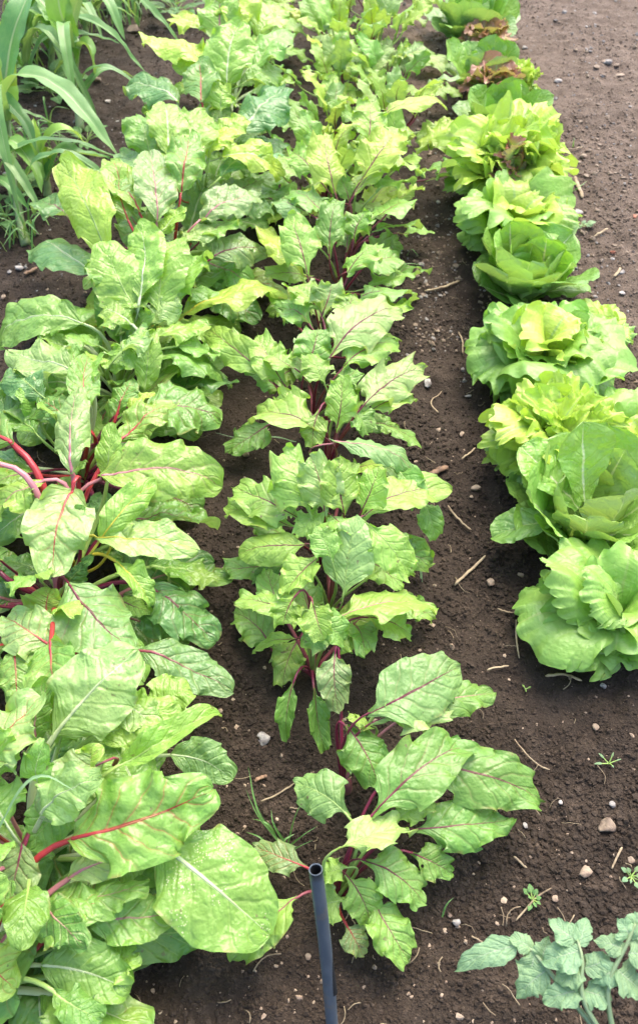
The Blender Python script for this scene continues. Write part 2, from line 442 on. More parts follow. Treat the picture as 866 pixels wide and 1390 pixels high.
def stalked_leaf(plant, base, P0, P1, W, kind, mat, tint, vein, vl=0.3, seed=0, arch=0.10, bend=0.0, r0=0.006, r1=0.004, rib=0.7,
                 stalk=True, spots=0.0, res=1.0, label=None, riseup=0.5, **kw):
    """one leaf of a plant: blade mesh under the plant, its stalk and midrib under the blade"""
    nref = kw.pop('nref', None)
    line = arch_line(P0, P1, arch, bend, nref=nref)
    nu, nv = max(8, int(24 * res) // 2 * 2), max(16, int(44 * res))
    if kind == 'fan': nu, nv = 120, 26
    V, F, uv, mid, T0, N = blade(line, W, kind, seed, nu=nu, nv=nv, nref=nref, **kw)
    lf = mesh_obj('leaf', V - base, F, mat, plant, uv)
    settint(lf, tint, vein, vl, spots)
    if label: lf['label'] = label
    if stalk:
        Ls = np.linalg.norm(P0 - base)
        c1 = base + np.array([0, 0, 1.0]) * Ls * riseup * 0.6 + (P0 - base) * 0.12
        c2 = P0 - T0 * Ls * 0.35
        t = np.linspace(0, 1, 12)[:, None]
        A = (1 - t) ** 3 * base + 3 * t * (1 - t) ** 2 * c1 + 3 * t ** 2 * (1 - t) * c2 + t ** 3 * P0
        k = max(3, int(nv * rib))
        B = mid[1:k] - N[1:k] * (np.linspace(0.05, 0.0, k - 1)[:, None] * r1)
        P = np.concatenate([A, B])
        R = np.concatenate([np.linspace(r0, r1, 12), r1 * np.linspace(0.85, 0.14, len(B)) ** 1.15])
        Vs, Fs, us = tube(P, R, 8, 0.6)
        st = mesh_obj('stalk', Vs - base, Fs, M['stalk'], lf, us)
        settint(st, tint, vein, vl)
    return lf

M = {}
EXPOSURE, SKY, SUN = 1.70, 0.15, 1.1
# ------------------------------------------------------------------ render settings, light, camera
sc = bpy.context.scene
sc.view_settings.view_transform = 'Standard'
sc.view_settings.look = 'None'
sc.view_settings.exposure = EXPOSURE
sc.view_settings.gamma = 1.0
sc.cycles.max_bounces = 7; sc.cycles.diffuse_bounces = 4; sc.cycles.transmission_bounces = 5; sc.cycles.glossy_bounces = 3
sc.cycles.use_denoising = True
sc.cycles.use_adaptive_sampling = True; sc.cycles.adaptive_threshold = 0.025
w = bpy.data.worlds.new('World'); sc.world = w; w.use_nodes = True
nt = w.node_tree
sky = nt.nodes.new('ShaderNodeTexSky'); sky.sky_type = 'NISHITA'; sky.sun_disc = False
SUN_EL, SUN_AZ = rad(58), rad(25)      # azimuth measured from +Y towards +X
sky.sun_elevation = SUN_EL; sky.sun_rotation = SUN_AZ
sky.air_density = 1.0; sky.dust_density = 4.0; sky.ozone_density = 1.0
bg = nt.nodes['Background']; nt.links.new(sky.outputs[0], bg.inputs[0]); bg.inputs[1].default_value = SKY
sd = bpy.data.lights.new('sun', 'SUN'); sd.energy = SUN; sd.angle = rad(42); sd.color = (1, 0.95, 0.86)
so = bpy.data.objects.new('sun', sd); C.objects.link(so)
so.rotation_euler = (math.pi / 2 - SUN_EL, 0, math.pi - SUN_AZ)
so.location = (1, 3, 5)
cd = bpy.data.cameras.new('camera'); co = bpy.data.objects.new('camera', cd); C.objects.link(co)
co.location = (0, 0, CAM_H); co.rotation_euler = (math.pi / 2 - PITCH, 0, 0)
cd.sensor_width = 36; cd.lens = FPX / 1390 * 36; cd.shift_y = -45 / 1390
cd.clip_start = 0.02; cd.clip_end = 500
cd.dof.use_dof = True; cd.dof.focus_distance = 1.55; cd.dof.aperture_fstop = 7.0
sc.camera = co

# ------------------------------------------------------------------ materials
M['stalk'] = stalk_material()
M['chard'] = leaf_material('chard leaf', 6.5, 1.7, rough=0.34, trans=0.30, bumpy=1.25, blemish=0.55)
M['beet'] = leaf_material('beet leaf', 6.5, 1.8, rough=0.40, trans=0.28, bumpy=1.1, blemish=0.7, midw=0.045)
M['cos'] = leaf_material('cos lettuce leaf', 6.0, 1.6, rough=0.38, trans=0.22, bumpy=1.2, midw=0.085, lat_w=0.12)
M['frill'] = leaf_material('frilled lettuce leaf', 9.0, rough=0.42, trans=0.26, bumpy=0.9, fan=True, midw=0.04, lat_w=0.16)
M['corn'] = leaf_material('maize leaf', rough=0.42, trans=0.28, bumpy=0.5, midw=0.09, parallel=True)
M['weed'] = leaf_material('weed leaf', 5.0, 1.5, rough=0.5, trans=0.3, bumpy=0.8)
M['tomato'] = leaf_material('tomato leaf', 5.0, 1.4, rough=0.55, trans=0.22, bumpy=1.0)
M['soil'] = soil_material('garden soil')
M['crumb'] = soil_material('soil crumbs', True)
M['stone'] = plain_material('limestone pebble', (0.34, 0.26, 0.18), (0.17, 0.115, 0.08), 60, bump=.8)
M['flint'] = plain_material('grey flint', (0.40, 0.37, 0.33), (0.18, 0.155, 0.14), 70, bump=.8)
M['brick'] = plain_material('brick bit', (0.38, 0.13, 0.07), (0.26, 0.10, 0.06), 60)
M['straw'] = plain_material('straw', (0.42, 0.33, 0.20), (0.25, 0.18, 0.11), 40, bump=0.2)
M['bark'] = plain_material('bark chip', (0.28, 0.17, 0.10), (0.15, 0.09, 0.06), 60, bump=0.8)
M['pipe'] = plain_material('pipe plastic', (0.065, 0.085, 0.105), (0.05, 0.066, 0.085), 25, rough=0.42, bump=0.12, dist=0.001)
def pipe_material():
    k = NT('weathered pipe'); pos = k.n('TexCoord').outputs['Object']
    mp = k.n('Mapping'); k.put(mp.inputs[0], pos); mp.inputs['Scale'].default_value = (90, 90, 9)
    st = k.noise(mp.outputs[0], 1.0, 4); n2 = k.noise(pos, 38, 4)
    col = k.mix(k.ramp(st, .35, .7), (.072, .092, .112), (.10, .12, .14))
    col = k.mix(k.math('MULTIPLY', k.ramp(n2, .55, .7), .55), col, (.16, .13, .10))
    col = k.mix(k.math('MULTIPLY', k.ramp(k.noise(pos, 300, 2), .68, .74), .6), col, (.07, .05, .035))
    return k.finish(k.principled(col, k.math('ADD', .36, k.math('MULTIPLY', n2, .25)), .45, k.bump(st, .2, .0008)))
M['pipe'] = pipe_material()
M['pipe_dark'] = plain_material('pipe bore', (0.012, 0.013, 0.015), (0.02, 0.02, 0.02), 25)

TINT = {'g': (0.157, 0.332, 0.054), 'l': (0.275, 0.465, 0.076), 'y': (0.376, 0.535, 0.067), 'd': (0.077, 0.208, 0.040), 'b': (0.183, 0.342, 0.095), 'p': (0.316, 0.475, 0.140),
        'c': (0.208, 0.406, 0.070), 'f': (0.254, 0.465, 0.081), 'i': (0.418, 0.584, 0.084), 't': (0.193, 0.337, 0.168), 'k': (0.117, 0.282, 0.073), 'u': (.225, .345, .11), 'h': (0.173, 0.337, 0.095)}
VEIN = {'w': (.54, .62, .34), 'r': (.42, .03, .04), 'm': (.17, .012, .045), 'k': (.50, .19, .21), 'o': (.58, .50, .05), 'n': (.33, .48, .12), 'q': (.24, .05, .07)}
SEED = [11]
def seed():
    SEED[0] += 1; return SEED[0]
def jit(t, rs, a=0.10):
    f = 1 + rs.uniform(-a, a); g = rs.uniform(-a, a) * 0.5
    return (t[0] * f * (1 + g), t[1] * f, t[2] * f * (1 - g))

KIND = {
    'chard': dict(kind='chard', mat='chard', fold=0.22, curl=0.55, ruf=0.27, rfreq=2.3, tooth=0.06, warp=0.08, quilt=0.042, nlat=6.5, arch=0.10),
    'beet': dict(kind='beet', mat='beet', fold=0.30, curl=0.55, ruf=0.30, rfreq=2.8, tooth=0.075, warp=0.05, quilt=0.022, nlat=6.5, arch=0.10),
    'cos': dict(kind='cos', mat='cos', fold=0.45, curl=0.25, ruf=0.05, rfreq=3.0, tooth=0.02, warp=0.02, quilt=0.022, nlat=6, arch=-0.10),
    'frill': dict(kind='fan', mat='frill', fold=0.25, curl=0.35, ruf=0.30, rfreq=2.6, tooth=0.05, warp=0.04, quilt=0.016, nlat=6, arch=0.14),
}

def heroes(plant, base, kind, rows, r0=0.007, r1=0.0045, stalk=True, res=1.0, rib=0.72):
    for row in rows:
        bx, by, bz, tx, ty, tz, wpx, tn, vn = row[:9]
        o = dict(row[9]) if len(row) > 9 else {}
        k = dict(KIND[kind]); k.update(o)
        sd_ = k.pop('seed', None) or seed()
        rs = np.random.RandomState(sd_)
        P0, P1 = at(bx, by, bz), at(tx, ty, tz)
        W = wpx * mpp((P0 + P1) / 2) * (.93 if kind in ('chard', 'beet') else 1.02)
        if kind != 'cos':
            k['roll'] = k.get('roll', 0) + rs.uniform(-.3, .3); k['twist'] = rs.uniform(-.5, .5); k['bend'] = rs.uniform(-.07, .07)
            if 'ruf' not in o: k['ruf'] *= rs.uniform(.7, 1.6)
            if 'curl' not in o: k['curl'] += rs.uniform(-.3, .45)
        mat = M[k.pop('mat')]; st = k.pop('stalk', stalk)
        vl = 0.6 * k.pop('vl', {'r': .5, 'm': .5, 'k': .3, 'q': .5}.get(vn, 0.0))
        s0, s1, rb = k.pop('r0', r0) * .85, k.pop('r1', r1) * .62, k.pop('rib', rib)
        lb = k.pop('label', None); sp = k.pop('spots', 0.0)
        stalked_leaf(plant, base, P0, P1, W, k.pop('kind'), mat, jit(TINT[tn], rs), VEIN[vn], vl, sd_, r0=s0, r1=s1, stalk=st,
                     res=res, rib=rb, label=lb, spots=sp, **k)

def fill(plant, base, kind, n, L=(.13, .18), pl=(.08, .14), el=(15, 55), wr=(.55, .7), tints='ggl', veins='w', az=(0, 360), r0=0.006, r1=0.004, res=0.75, droop=(20, 45), stalk=True, sd=None, vl=None):
    rs = np.random.RandomState(sd or seed())
    for i in range(n):
        a = rad(az[0] + (az[1] - az[0]) * ((i * 0.618 + rs.uniform(-.06, .06)) % 1.0))
        e = rad(el[0] + (el[1] - el[0]) * (i + rs.rand()) / n)
        p = rs.uniform(*pl); l = rs.uniform(*L)
        P0 = base + np.array([math.cos(a) * math.cos(e), math.sin(a) * math.cos(e), math.sin(e)]) * p
        e2 = e - rad(rs.uniform(*droop)); a2 = a + rs.uniform(-.35, .35)
        P1 = P0 + np.array([math.cos(a2) * math.cos(e2), math.sin(a2) * math.cos(e2), math.sin(e2)]) * l
        P1[2] = max(P1[2], base[2] + 0.02)
        k = dict(KIND[kind]); k['arch'] += rs.uniform(-.03, .06); k['roll'] = rs.uniform(-.35, .35); k['ruf'] *= rs.uniform(.8, 1.6); k['twist'] = rs.uniform(-.6, .6)
        mat = M[k.pop('mat')]
        t, v = tints[rs.randint(len(tints))], veins[rs.randint(len(veins))]
        stalked_leaf(plant, base, P0, P1, l * rs.uniform(*wr), k.pop('kind'), mat, jit(TINT[t], rs, .16), VEIN[v],
                     ({'r': .3, 'm': .3, 'k': .2, 'q': .3}.get(v, 0.0) if vl is None else vl), seed(), bend=rs.uniform(-.08, .08), r0=r0, r1=r1, res=res, stalk=stalk, **k)

# ------------------------------------------------------------------ the bed
def build_ground():
    def axis(lo, hi, step, far):
        mid = np.arange(lo, hi + step / 2, step)
        out = [hi]
        s = step
        while out[-1] < far: s *= 1.5; out.append(out[-1] + s)
        inn = [lo]; s = step
        while inn[-1] > -far: s *= 1.5; inn.append(inn[-1] - s)
        return np.concatenate([inn[:0:-1], mid, out[1:]])
    xs, ys = axis(-1.75, 1.75, 0.0085, 60), axis(0.05, 4.3, 0.0085, 60)
    X, Y = np.meshgrid(xs, ys)
    Z = ground_z(X, Y)
    V = np.stack([X, Y, Z], -1).reshape(-1, 3)
    o = mesh_obj('soil_ground', V, grid_faces(len(ys), len(xs)), M['soil'])
    setp(o, 'dark crumbly garden soil between and around the vegetable rows', 'soil', kind='structure')
build_ground()

ICO_V = None
def ico(level=1):
    import bmesh
    bm = bmesh.new(); bmesh.ops.create_icosphere(bm, subdivisions=level, radius=1.0)
    V = np.array([v.co[:] for v in bm.verts]); F = np.array([[v.index for v in f.verts] for f in bm.faces]); bm.free()
    return V, F

def scatter_lumps(name, n, rfun, mat, region, sd, label, cat, flat=0.75):
    V0, F0 = ico(1)
    rs = np.random.RandomState(sd)
    # even in the picture: density follows nearness
    x0, x1, y0, y1 = region
    px, py = rs.uniform(x0, x1, n), rs.uniform(y0, y1, n)
    a, b = (px - 433) / FPX, -(py - 650) / FPX
    dz = b * CP - SP; t = CAM_H / -dz
    X, Y = a * t, (b * SP + CP) * t
    r = rfun(rs, n) * (1 + .45 * vnoise(np.stack([X * 5, Y * 5, X * 0], -1), sd))
    Z = ground_z(X, Y) + r * 0.3
    sc_ = r[:, None] * np.stack([rs.uniform(.75, 1.3, n), rs.uniform(.75, 1.3, n), rs.uniform(.55, 1.0, n) * flat * 1.2], -1)
    th = rs.uniform(0, 6.28, n)
    L = V0[None] * (1 + 0.48 * rs.uniform(-1, 1, (n, len(V0), 1))) * sc_[:, None]
    c, s = np.cos(th)[:, None], np.sin(th)[:, None]
    P = np.stack([L[..., 0] * c - L[..., 1] * s + X[:, None], L[..., 0] * s + L[..., 1] * c + Y[:, None], L[..., 2] + Z[:, None]], -1)
    F = (F0[None] + (np.arange(n) * len(V0))[:, None, None]).reshape(-1, 3)
    o = mesh_obj(name, P.reshape(-1, 3), F, mat, smooth=False)
    return setp(o, label, cat, kind='stuff')

scatter_lumps('soil_crumbs', 130000, lambda rs, n: 0.0010 + 0.0036 * rs.rand(n) ** 4, M['crumb'], (-60, 930, -60, 1420), 5,
              'loose brown crumbs of earth covering the whole bed', 'soil crumbs')
scatter_lumps('fine_gravel', 2600, lambda rs, n: 0.0008 + 0.0034 * rs.rand(n) ** 4, M['stone'], (-60, 930, -60, 1420), 6,
              'tiny pale grit and gravel strewn over the soil', 'gravel')
scatter_lumps('fine_gravel', 2600, lambda rs, n: 0.0020 + 0.0060 * rs.rand(n) ** 5, M['stone'], (560, 930, -60, 480), 7,
              'pale gravel on the dry soil right of the lettuces', 'gravel')

scatter_lumps('fine_gravel', 1500, lambda rs, n: 0.0018 + 0.0052 * rs.rand(n) ** 4, M['flint'], (540, 930, -60, 520), 9,
              'whitish grit scattered on the dry soil right of the lettuces', 'gravel')
scatter_lumps('fine_gravel', 700, lambda rs, n: 0.0016 + 0.0055 * rs.rand(n) ** 4, M['flint'], (-40, 420, 20, 470), 10,
              'whitish grit on the soil between the maize and the chard', 'gravel')

def strands(name, n, mat, region, sd, label, cat, L=(.012, .05), r=.0006):
    rs = np.random.RandomState(sd); Vs, Fs, off = [], [[], []], 0
    for i in range(n):
        p = at(rs.uniform(region[0], region[1]), rs.uniform(region[2], region[3]), 0)
        a = rs.uniform(0, 6.28); l = rs.uniform(L[0], L[1]) * rs.uniform(.4, 1)
        q = np.array([math.cos(a), math.sin(a), 0]); s = np.array([-q[1], q[0], 0]); k = rs.uniform(-.25, .25)
        t = np.linspace(-.5, .5, 6)[:, None]
        P = p + q * t * l + s * k * l * (t * t * 4 - .5)
        P[:, 2] = ground_z(P[:, 0], P[:, 1]) + .006 + rs.uniform(0, .003) + .003 * rs.randn(6) * .5
        V, F, _ = tube(P, r * rs.uniform(.6, 1.7), 4)
        Vs.append(V); Fs[0].append(F[0] + off); Fs[1].append(F[1] + off); off += len(V)
    o = mesh_obj(name, np.concatenate(Vs), [np.concatenate(Fs[0]), np.concatenate(Fs[1])], mat)
    return setp(o, label, cat, kind='stuff')
strands('dry_plant_litter', 300, M['straw'], (-20, 900, -20, 1400), 8, 'thin dry roots and straw fibres littering the soil', 'plant litter')

# --- stones one can point at
def stone(px, py, wpx, hpx, mat, label, sd, name='stone', cat='stone', asp=.55):
    V0, F0 = ico(3)
    rs = np.random.RandomState(sd)
    p = at(px, py, 0.004); m = mpp(p)
    a, b = wpx * m / 2, hpx * m / 2 * 1.15
    V = V0.copy()
    for q in range(9):      # knock flat faces off the lump
        n_ = unit(rs.randn(3)); d_ = rs.uniform(.5, .85); V = V - np.clip(V @ n_ - d_, 0, None)[:, None] * n_
    V = V * (1 + .16 * vnoise(V0 * 1.6 + sd, sd) + .07 * vnoise(V0 * 4 + sd, sd + 1))[:, None]
    V = V * [a, b, min(a, b) * asp]
    th = rs.uniform(-.5, .5); V = V @ np.array([[math.cos(th), -math.sin(th), 0], [math.sin(th), math.cos(th), 0], [0, 0, 1]]).T
    g = np.array([p[0], p[1], float(ground_z(p[0], p[1])) + .0045])
    o = mesh_obj(name, V + g, F0, M[mat], origin=g)
    return setp(o, label, cat, 'stones lying on the soil')
for i, s in enumerate([
    (825, 1118, 26, 24, 'stone', 'largest buff stone on the bare soil right of the beetroot leaves'),
    (795, 1181, 26, 13, 'stone', 'flat pale stone above the grey-green tomato leaves'),
    (357, 1003, 19, 20, 'flint', 'white and grey flint lump between chard row and beetroot'),
    (619, 1250, 13, 9, 'flint', 'small white stone between lowest beetroot leaves and tomato plant'),
    (714, 1117, 8, 8, 'flint', 'small round white pebble just right of a long beetroot leaf tip'),
    (761, 1088, 7, 6, 'flint', 'tiny white pebble up and left of the largest buff stone'),
    (831, 1091, 9, 9, 'flint', 'grey pebble close above the largest buff stone'),
    (810, 984, 9, 11, 'stone', 'upright buff pebble below the nearest frilly lettuce'),
    (819, 929, 9, 9, 'flint', 'white pebble in the soil under the nearest frilly lettuce'),
    (646, 661, 14, 9, 'stone', 'buff stone beside the lime-green frilly lettuce, left edge'),
    (666, 790, 13, 12, 'stone', 'buff pebble in the middle of the straw-strewn path'),
    (707, 780, 10, 8, 'stone', 'rounded tan pebble on the path under the big cos lettuce'),
    (335, 620, 11, 10, 'stone', 'tan pebble between chard and beetroot near a thin grass blade'),
    (581, 516, 12, 20, 'flint', 'pale upright flint touching the beetroot leaves at mid row'),
    (636, 530, 10, 5, 'flint', 'white chip on the path left of the crinkled green lettuce'),
    (626, 590, 8, 9, 'stone', 'small pale pebble left of the lime-green frilly lettuce'),
    (27, 367, 14, 8, 'flint', 'light oval pebble on soil left of the dark chard leaf'),
    (6, 407, 9, 9, 'stone', 'buff pebble at the left edge below the corn plants'),
    (133, 108, 14, 12, 'stone', 'buff stone on the soil between corn and chard'),
    (182, 44, 24, 22, 'stone', 'large tan stone by the weeds behind the corn'),
    (147, 135, 9, 8, 'flint', 'white pebble under the arching corn leaf tip'),
    (823, 88, 15, 10, 'flint', 'white stone on dry soil at the upper right'),
    (835, 90, 9, 10, 'stone', 'buff pebble touching the white stone at upper right'),
    (712, 62, 9, 8, 'flint', 'white pebble right of the second cos lettuce from the back'),
    (758, 109, 12, 9, 'flint', 'pale stone among gravel right of the cos lettuces'),
    (839, 105, 16, 8, 'stone', 'long flat tan stone on the dry right-hand soil'),
    (783, 291, 14, 10, 'flint', 'rounded pale stone just right of the yellow-green frilled lettuces'),
    (779, 335, 11, 10, 'flint', 'white stone tucked against the outer leaf of a frilled lettuce'),
    (831, 344, 8, 7, 'brick', 'small red brick fragment on the soil right of the lettuces'),
    (790, 213, 13, 9, 'stone', 'flat buff stone beside a dry twig right of the lettuces'),
    (843, 399, 10, 6, 'flint', 'pale flat chip at the right edge level with the big cabbage-like lettuce'),
    (861, 294, 6, 9, 'brick', 'reddish chip by the right edge of the soil'),
    (857, 1165, 12, 10, 'stone', 'tan pebble at the right edge beside the weed seedlings'),
    (754, 1218, 9, 8, 'stone', 'brown pebble just above the tomato leaves'),
    (558, 1195, 7, 7, 'stone', 'small tan pebble near the rounded beetroot leaf at bottom'),
    (418, 1027 + 270, 9, 8, 'stone', 'buff pebble at the foot of the grey pipe'),
    (655, 455, 9, 7, 'stone', 'tan pebble left of the crinkled lettuce by a straw'),
]):
    stone(*s[:5], s[5], 100 + i)
print('ground done')

# --- straws and twigs one can point at
def straw(pts, wpx, label, mat='straw', name='straw', cat='straw', z=.008, flat=.6):
    P = np.array([at(x, y, z) for x, y in pts])
    P = catmull(P, 14)
    P[:, 2] = ground_z(P[:, 0], P[:, 1]) + z + .002 * noise1(np.arange(14) * .7, int(pts[0][0]))
    m = mpp(P[7])
    R = wpx * m / 2 * (1 + .2 * noise1(np.arange(14) * .9, int(pts[0][1]))); R[0] *= .6; R[-1] *= .4
    V, F, uv = tube(P, R, 7, flat)
    o = mesh_obj(name, V, F, M[mat], uv=uv, origin=P[0])
    return setp(o, label, cat, 'straws and twigs lying on the soil')
for pts, wd, lab, *kw in [
    ([(617, 793), (640, 770), (659, 751)], 4, 'pale flat straw lying diagonally on the path beside beetroot'),
    ([(700, 842), (701, 870), (704, 895)], 2.5, 'upright thin straw against the nearest frilly lettuce'),
    ([(675, 825), (690, 830), (703, 835)], 2.5, 'thin straw just left of the nearest frilly lettuce'),
    ([(660, 912), (675, 908), (690, 905)], 2.5, 'short straw on the path below the nearest frilly lettuce'),
    ([(574, 648), (592, 640), (608, 632)], 9, 'brown bark chip touching a beetroot leaf tip', 'bark'),
    ([(608, 685), (622, 700), (640, 715)], 3, 'broken twig on the path right of a beetroot leaf'),
    ([(576, 395), (595, 393), (612, 386), (624, 379)], 3.5, 'forked dry twig lying left of the cabbage-like lettuce'),
    ([(623, 446), (627, 462), (628, 478)], 2.2, 'curved dry stem on the path left of the cabbage-like lettuce'),
    ([(541, 332), (541, 345), (540, 362)], 3, 'short upright straw beside the middle row at the grass blades'),
    ([(699, 1000), (715, 1022), (735, 1037), (748, 1040)], 2.2, 'crooked root fibre on the bare soil below the frilly lettuce'),
    ([(697, 1162), (705, 1168), (715, 1177)], 3, 'short tan straw right of the lower beetroot leaves'),
    ([(845, 1148), (838, 1162), (832, 1176)], 3, 'reddish twig beside the weed seedlings at right'),
    ([(700, 1249), (712, 1235), (730, 1215), (748, 1205)], 2.5, 'thin brown stick beside the weed seedling near tomato leaves'),
    ([(355, 1092), (378, 1080), (400, 1066)], 2.5, 'brown root fibre near the grass tuft behind the pipe'),
    ([(346, 1062), (354, 1058), (363, 1056)], 5, 'pale bark flake behind the grass tuft', 'bark'),
    ([(780, 240), (786, 255), (790, 268)], 5, 'grey stick lying on the soil right of the yellow-green lettuces'),
    ([(760, 203), (778, 203), (790, 199)], 3, 'bent twig by the flat buff stone at right'),
    ([(806, 320), (815, 317), (824, 313)], 3, 'thin pale straw on right-hand soil by a white stone'),
    ([(832, 378), (838, 372), (841, 365)], 4, 'stubby straw on the far right soil'),
    ([(566, 85), (580, 80), (592, 73)], 3, 'curved dry twig left of the second cos lettuce'),
    ([(640, 1270), (650, 1276), (660, 1283)], 2.5, 'thin straw left of the tomato leaves'),
    ([(740, 918), (765, 915), (790, 922)], 4, 'pale straw lying under the frilly lettuce leaf'),
    ([(600, 525), (585, 545), (595, 560)], 1.6, 'looped fine root beside the beetroot row'),
    ([(627, 620), (636, 614), (645, 605)], 2.5, 'little straw left of the lime-green frilly lettuce'),
    ([(35, 377), (42, 372), (52, 367)], 6, 'grey wood splinter on the soil left of the dark chard leaf', 'bark'),
]:
    straw(pts, wd, lab, kw[0] if kw else 'straw', 'bark_chip' if kw else 'straw', 'bark chip' if kw else 'straw')

# --- the pipe standing in the bed
def build_pipe():
    b, t = at(452, 1408, -.03), at(426.5, 1181, .33)
    n = 30; P = b + (t - b) * np.linspace(0, 1, n)[:, None]
    P = P + np.array([1, 0, 0]) * (.003 * np.sin(np.linspace(0, 2.5, n)))[:, None]
    root = empty('irrigation_pipe', P[0], 'blue-grey hollow plastic pipe standing upright at the bottom of the beetroot row', 'pipe')
    r = 9.6 * mpp(t)
    T = unit(P[-1] - P[-2]); S = unit(np.cross(T, [0, -1, 0])); N = np.cross(S, T)
    a = np.linspace(0, 2 * np.pi, 40, endpoint=False)
    ring = np.cos(a)[:, None] * S + np.sin(a)[:, None] * N
    def loft(C_, R_): return np.concatenate([c + ring * q for c, q in zip(C_, R_)])
    lip = [(0, r), (.0012, r * .985), (.0016, r * .95), (.0014, r * .86), (.0004, r * .82)]
    V = loft(list(P) + [P[-1] + T * d for d, _ in lip], [r] * n + [q for _, q in lip])
    mesh_obj('pipe_wall', V - P[0], grid_faces(n + len(lip), 40, True), M['pipe'], root)
    V = loft([P[-1] + T * .0004, P[-1] - T * .05, P[-1] - T * .26], [r * .818, r * .81, r * .81])
    mesh_obj('bore', V - P[0], grid_faces(3, 40, True), M['pipe_dark'], root)
build_pipe()
# ------------------------------------------------------------------ chard, left row (near to far)
GC, GB, GL = 'chard plants in the left row', 'beetroot plants in the middle row', 'lettuces in the right row'
def plant(name, label, cat, px, py, group):
    b = at(px, py, 0); b[2] = float(ground_z(b[0], b[1])) + .004
    return empty(name, b, label, cat, group), b

p, b = plant('chard', 'red-stalked rainbow chard at the bottom left corner with a big red-veined leaf', 'chard', -20, 1350, GC)
heroes(p, b, 'chard', [
    (97, 1140, .19, 287, 1073, .205, 132, 'c', 'r', dict(curl=.35, fold=.12, seed=2001, arch=.07, r0=.011, r1=.0065, vl=.75)),
    (95, 1192, .15, 197, 1158, .15, 52, 'p', 'k', dict(r0=.010, r1=.006)),
    (85, 1219, .14, 198, 1207, .145, 66, 'c', 'k', dict(roll=.3)),
    (118, 1247, .12, 240, 1240, .10, 72, 'c', 'k'),
    (38, 1268, .13, 140, 1228, .15, 98, 'c', 'r', dict(vl=.4)),
    (34, 1148, .17, 16, 1238, .14, 78, 'u', 'm', dict(vl=.7)),
    (-5, 1240, .15, 40, 1205, .16, 60, 'c', 'r'),
    (-30, 1280, .16, 20, 1340, .12, 90, 'l', 'r'),
    (60, 1310, .10, 175, 1345, .08, 90, 'c', 'w'),
    (150, 1310, .08, 185, 1295, .09, 70, 'l', 'n'),
    (120, 1275, .06, 290, 1262, .04, 80, 'g', 'n'),
    (150, 1215, .06, 240, 1190, .06, 85, 'd', 'n'),
])
fill(p, b, 'chard', 9, el=(5, 45), az=(-20, 120), tints='ggd', veins='rkw', r0=.008, r1=.005)
fill(p, b, 'chard', 7, L=(.06, .10), pl=(.15, .21), el=(40, 80), tints='clg', veins='nkw', r0=.005, r1=.003, res=.6, droop=(0, 60))

p, b = plant('chard', 'white-ribbed chard with a broad spotted leaf reaching towards the grass tuft', 'chard', 55, 1180, GC)
heroes(p, b, 'chard', [
    (216, 1142, .15, 366, 1268, .09, 156, 'c', 'w', dict(spots=1.0, ruf=.13, tooth=.03, quilt=.024, curl=.45, fold=.10, arch=.10, seed=2102, r1=.0075, r0=.010, warp=.03, rib=.9)),
    (75, 998, .20, 186, 884, .25, 122, 'p', 'w', dict(r0=.012, r1=.0075, fold=.05)),
    (160, 1040, .20, 302, 968, .19, 52, 'l', 'n', dict(fold=.75, curl=.25, arch=.12, ruf=.04)),
    (232, 1025, .13, 314, 1056, .10, 62, 'b', 'w'),
    (140, 1035, .21, 58, 1108, .20, 84, 'u', 'q', dict(fold=.05)),
    (95, 1080, .17, 40, 1150, .15, 70, 'c', 'n', dict()),
    (-25, 1055, .22, 55, 950, .25, 105, 'p', 'r', dict(vl=.5)),
    (190, 1085, .15, 150, 1005, .18, 105, 'c', 'w'),
    (205, 965, .16, 260, 935, .16, 75, 'l', 'n', dict()),
    (130, 1000, .19, 240, 955, .19, 88, 'l', 'n'),
    (150, 950, .2, 215, 990, .19, 60, 'p', 'w'),
    (10, 1120, .18, -20, 1060, .2, 90, 'c', 'w'),
    (100, 1190, .07, 210, 1165, .05, 80, 'd', 'n'),
])
fill(p, b, 'chard', 10, el=(5, 50), az=(-70, 110), tints='ggdb', veins='wn', r0=.008, r1=.005)
fill(p, b, 'chard', 7, L=(.06, .10), pl=(.15, .21), el=(40, 80), tints='clg', veins='wn', r0=.005, r1=.003, res=.6, droop=(0, 60))
fill(p, b, 'chard', 5, el=(5, 50), az=(110, 290), tints='ggl', veins='wr', r0=.008, r1=.005)
fill(p, b, 'chard', 9, L=(.08, .12), pl=(.17, .23), el=(38, 80), tints='clgp', veins='wnk', r0=.005, r1=.0035, res=.8, droop=(0, 60), sd=501)

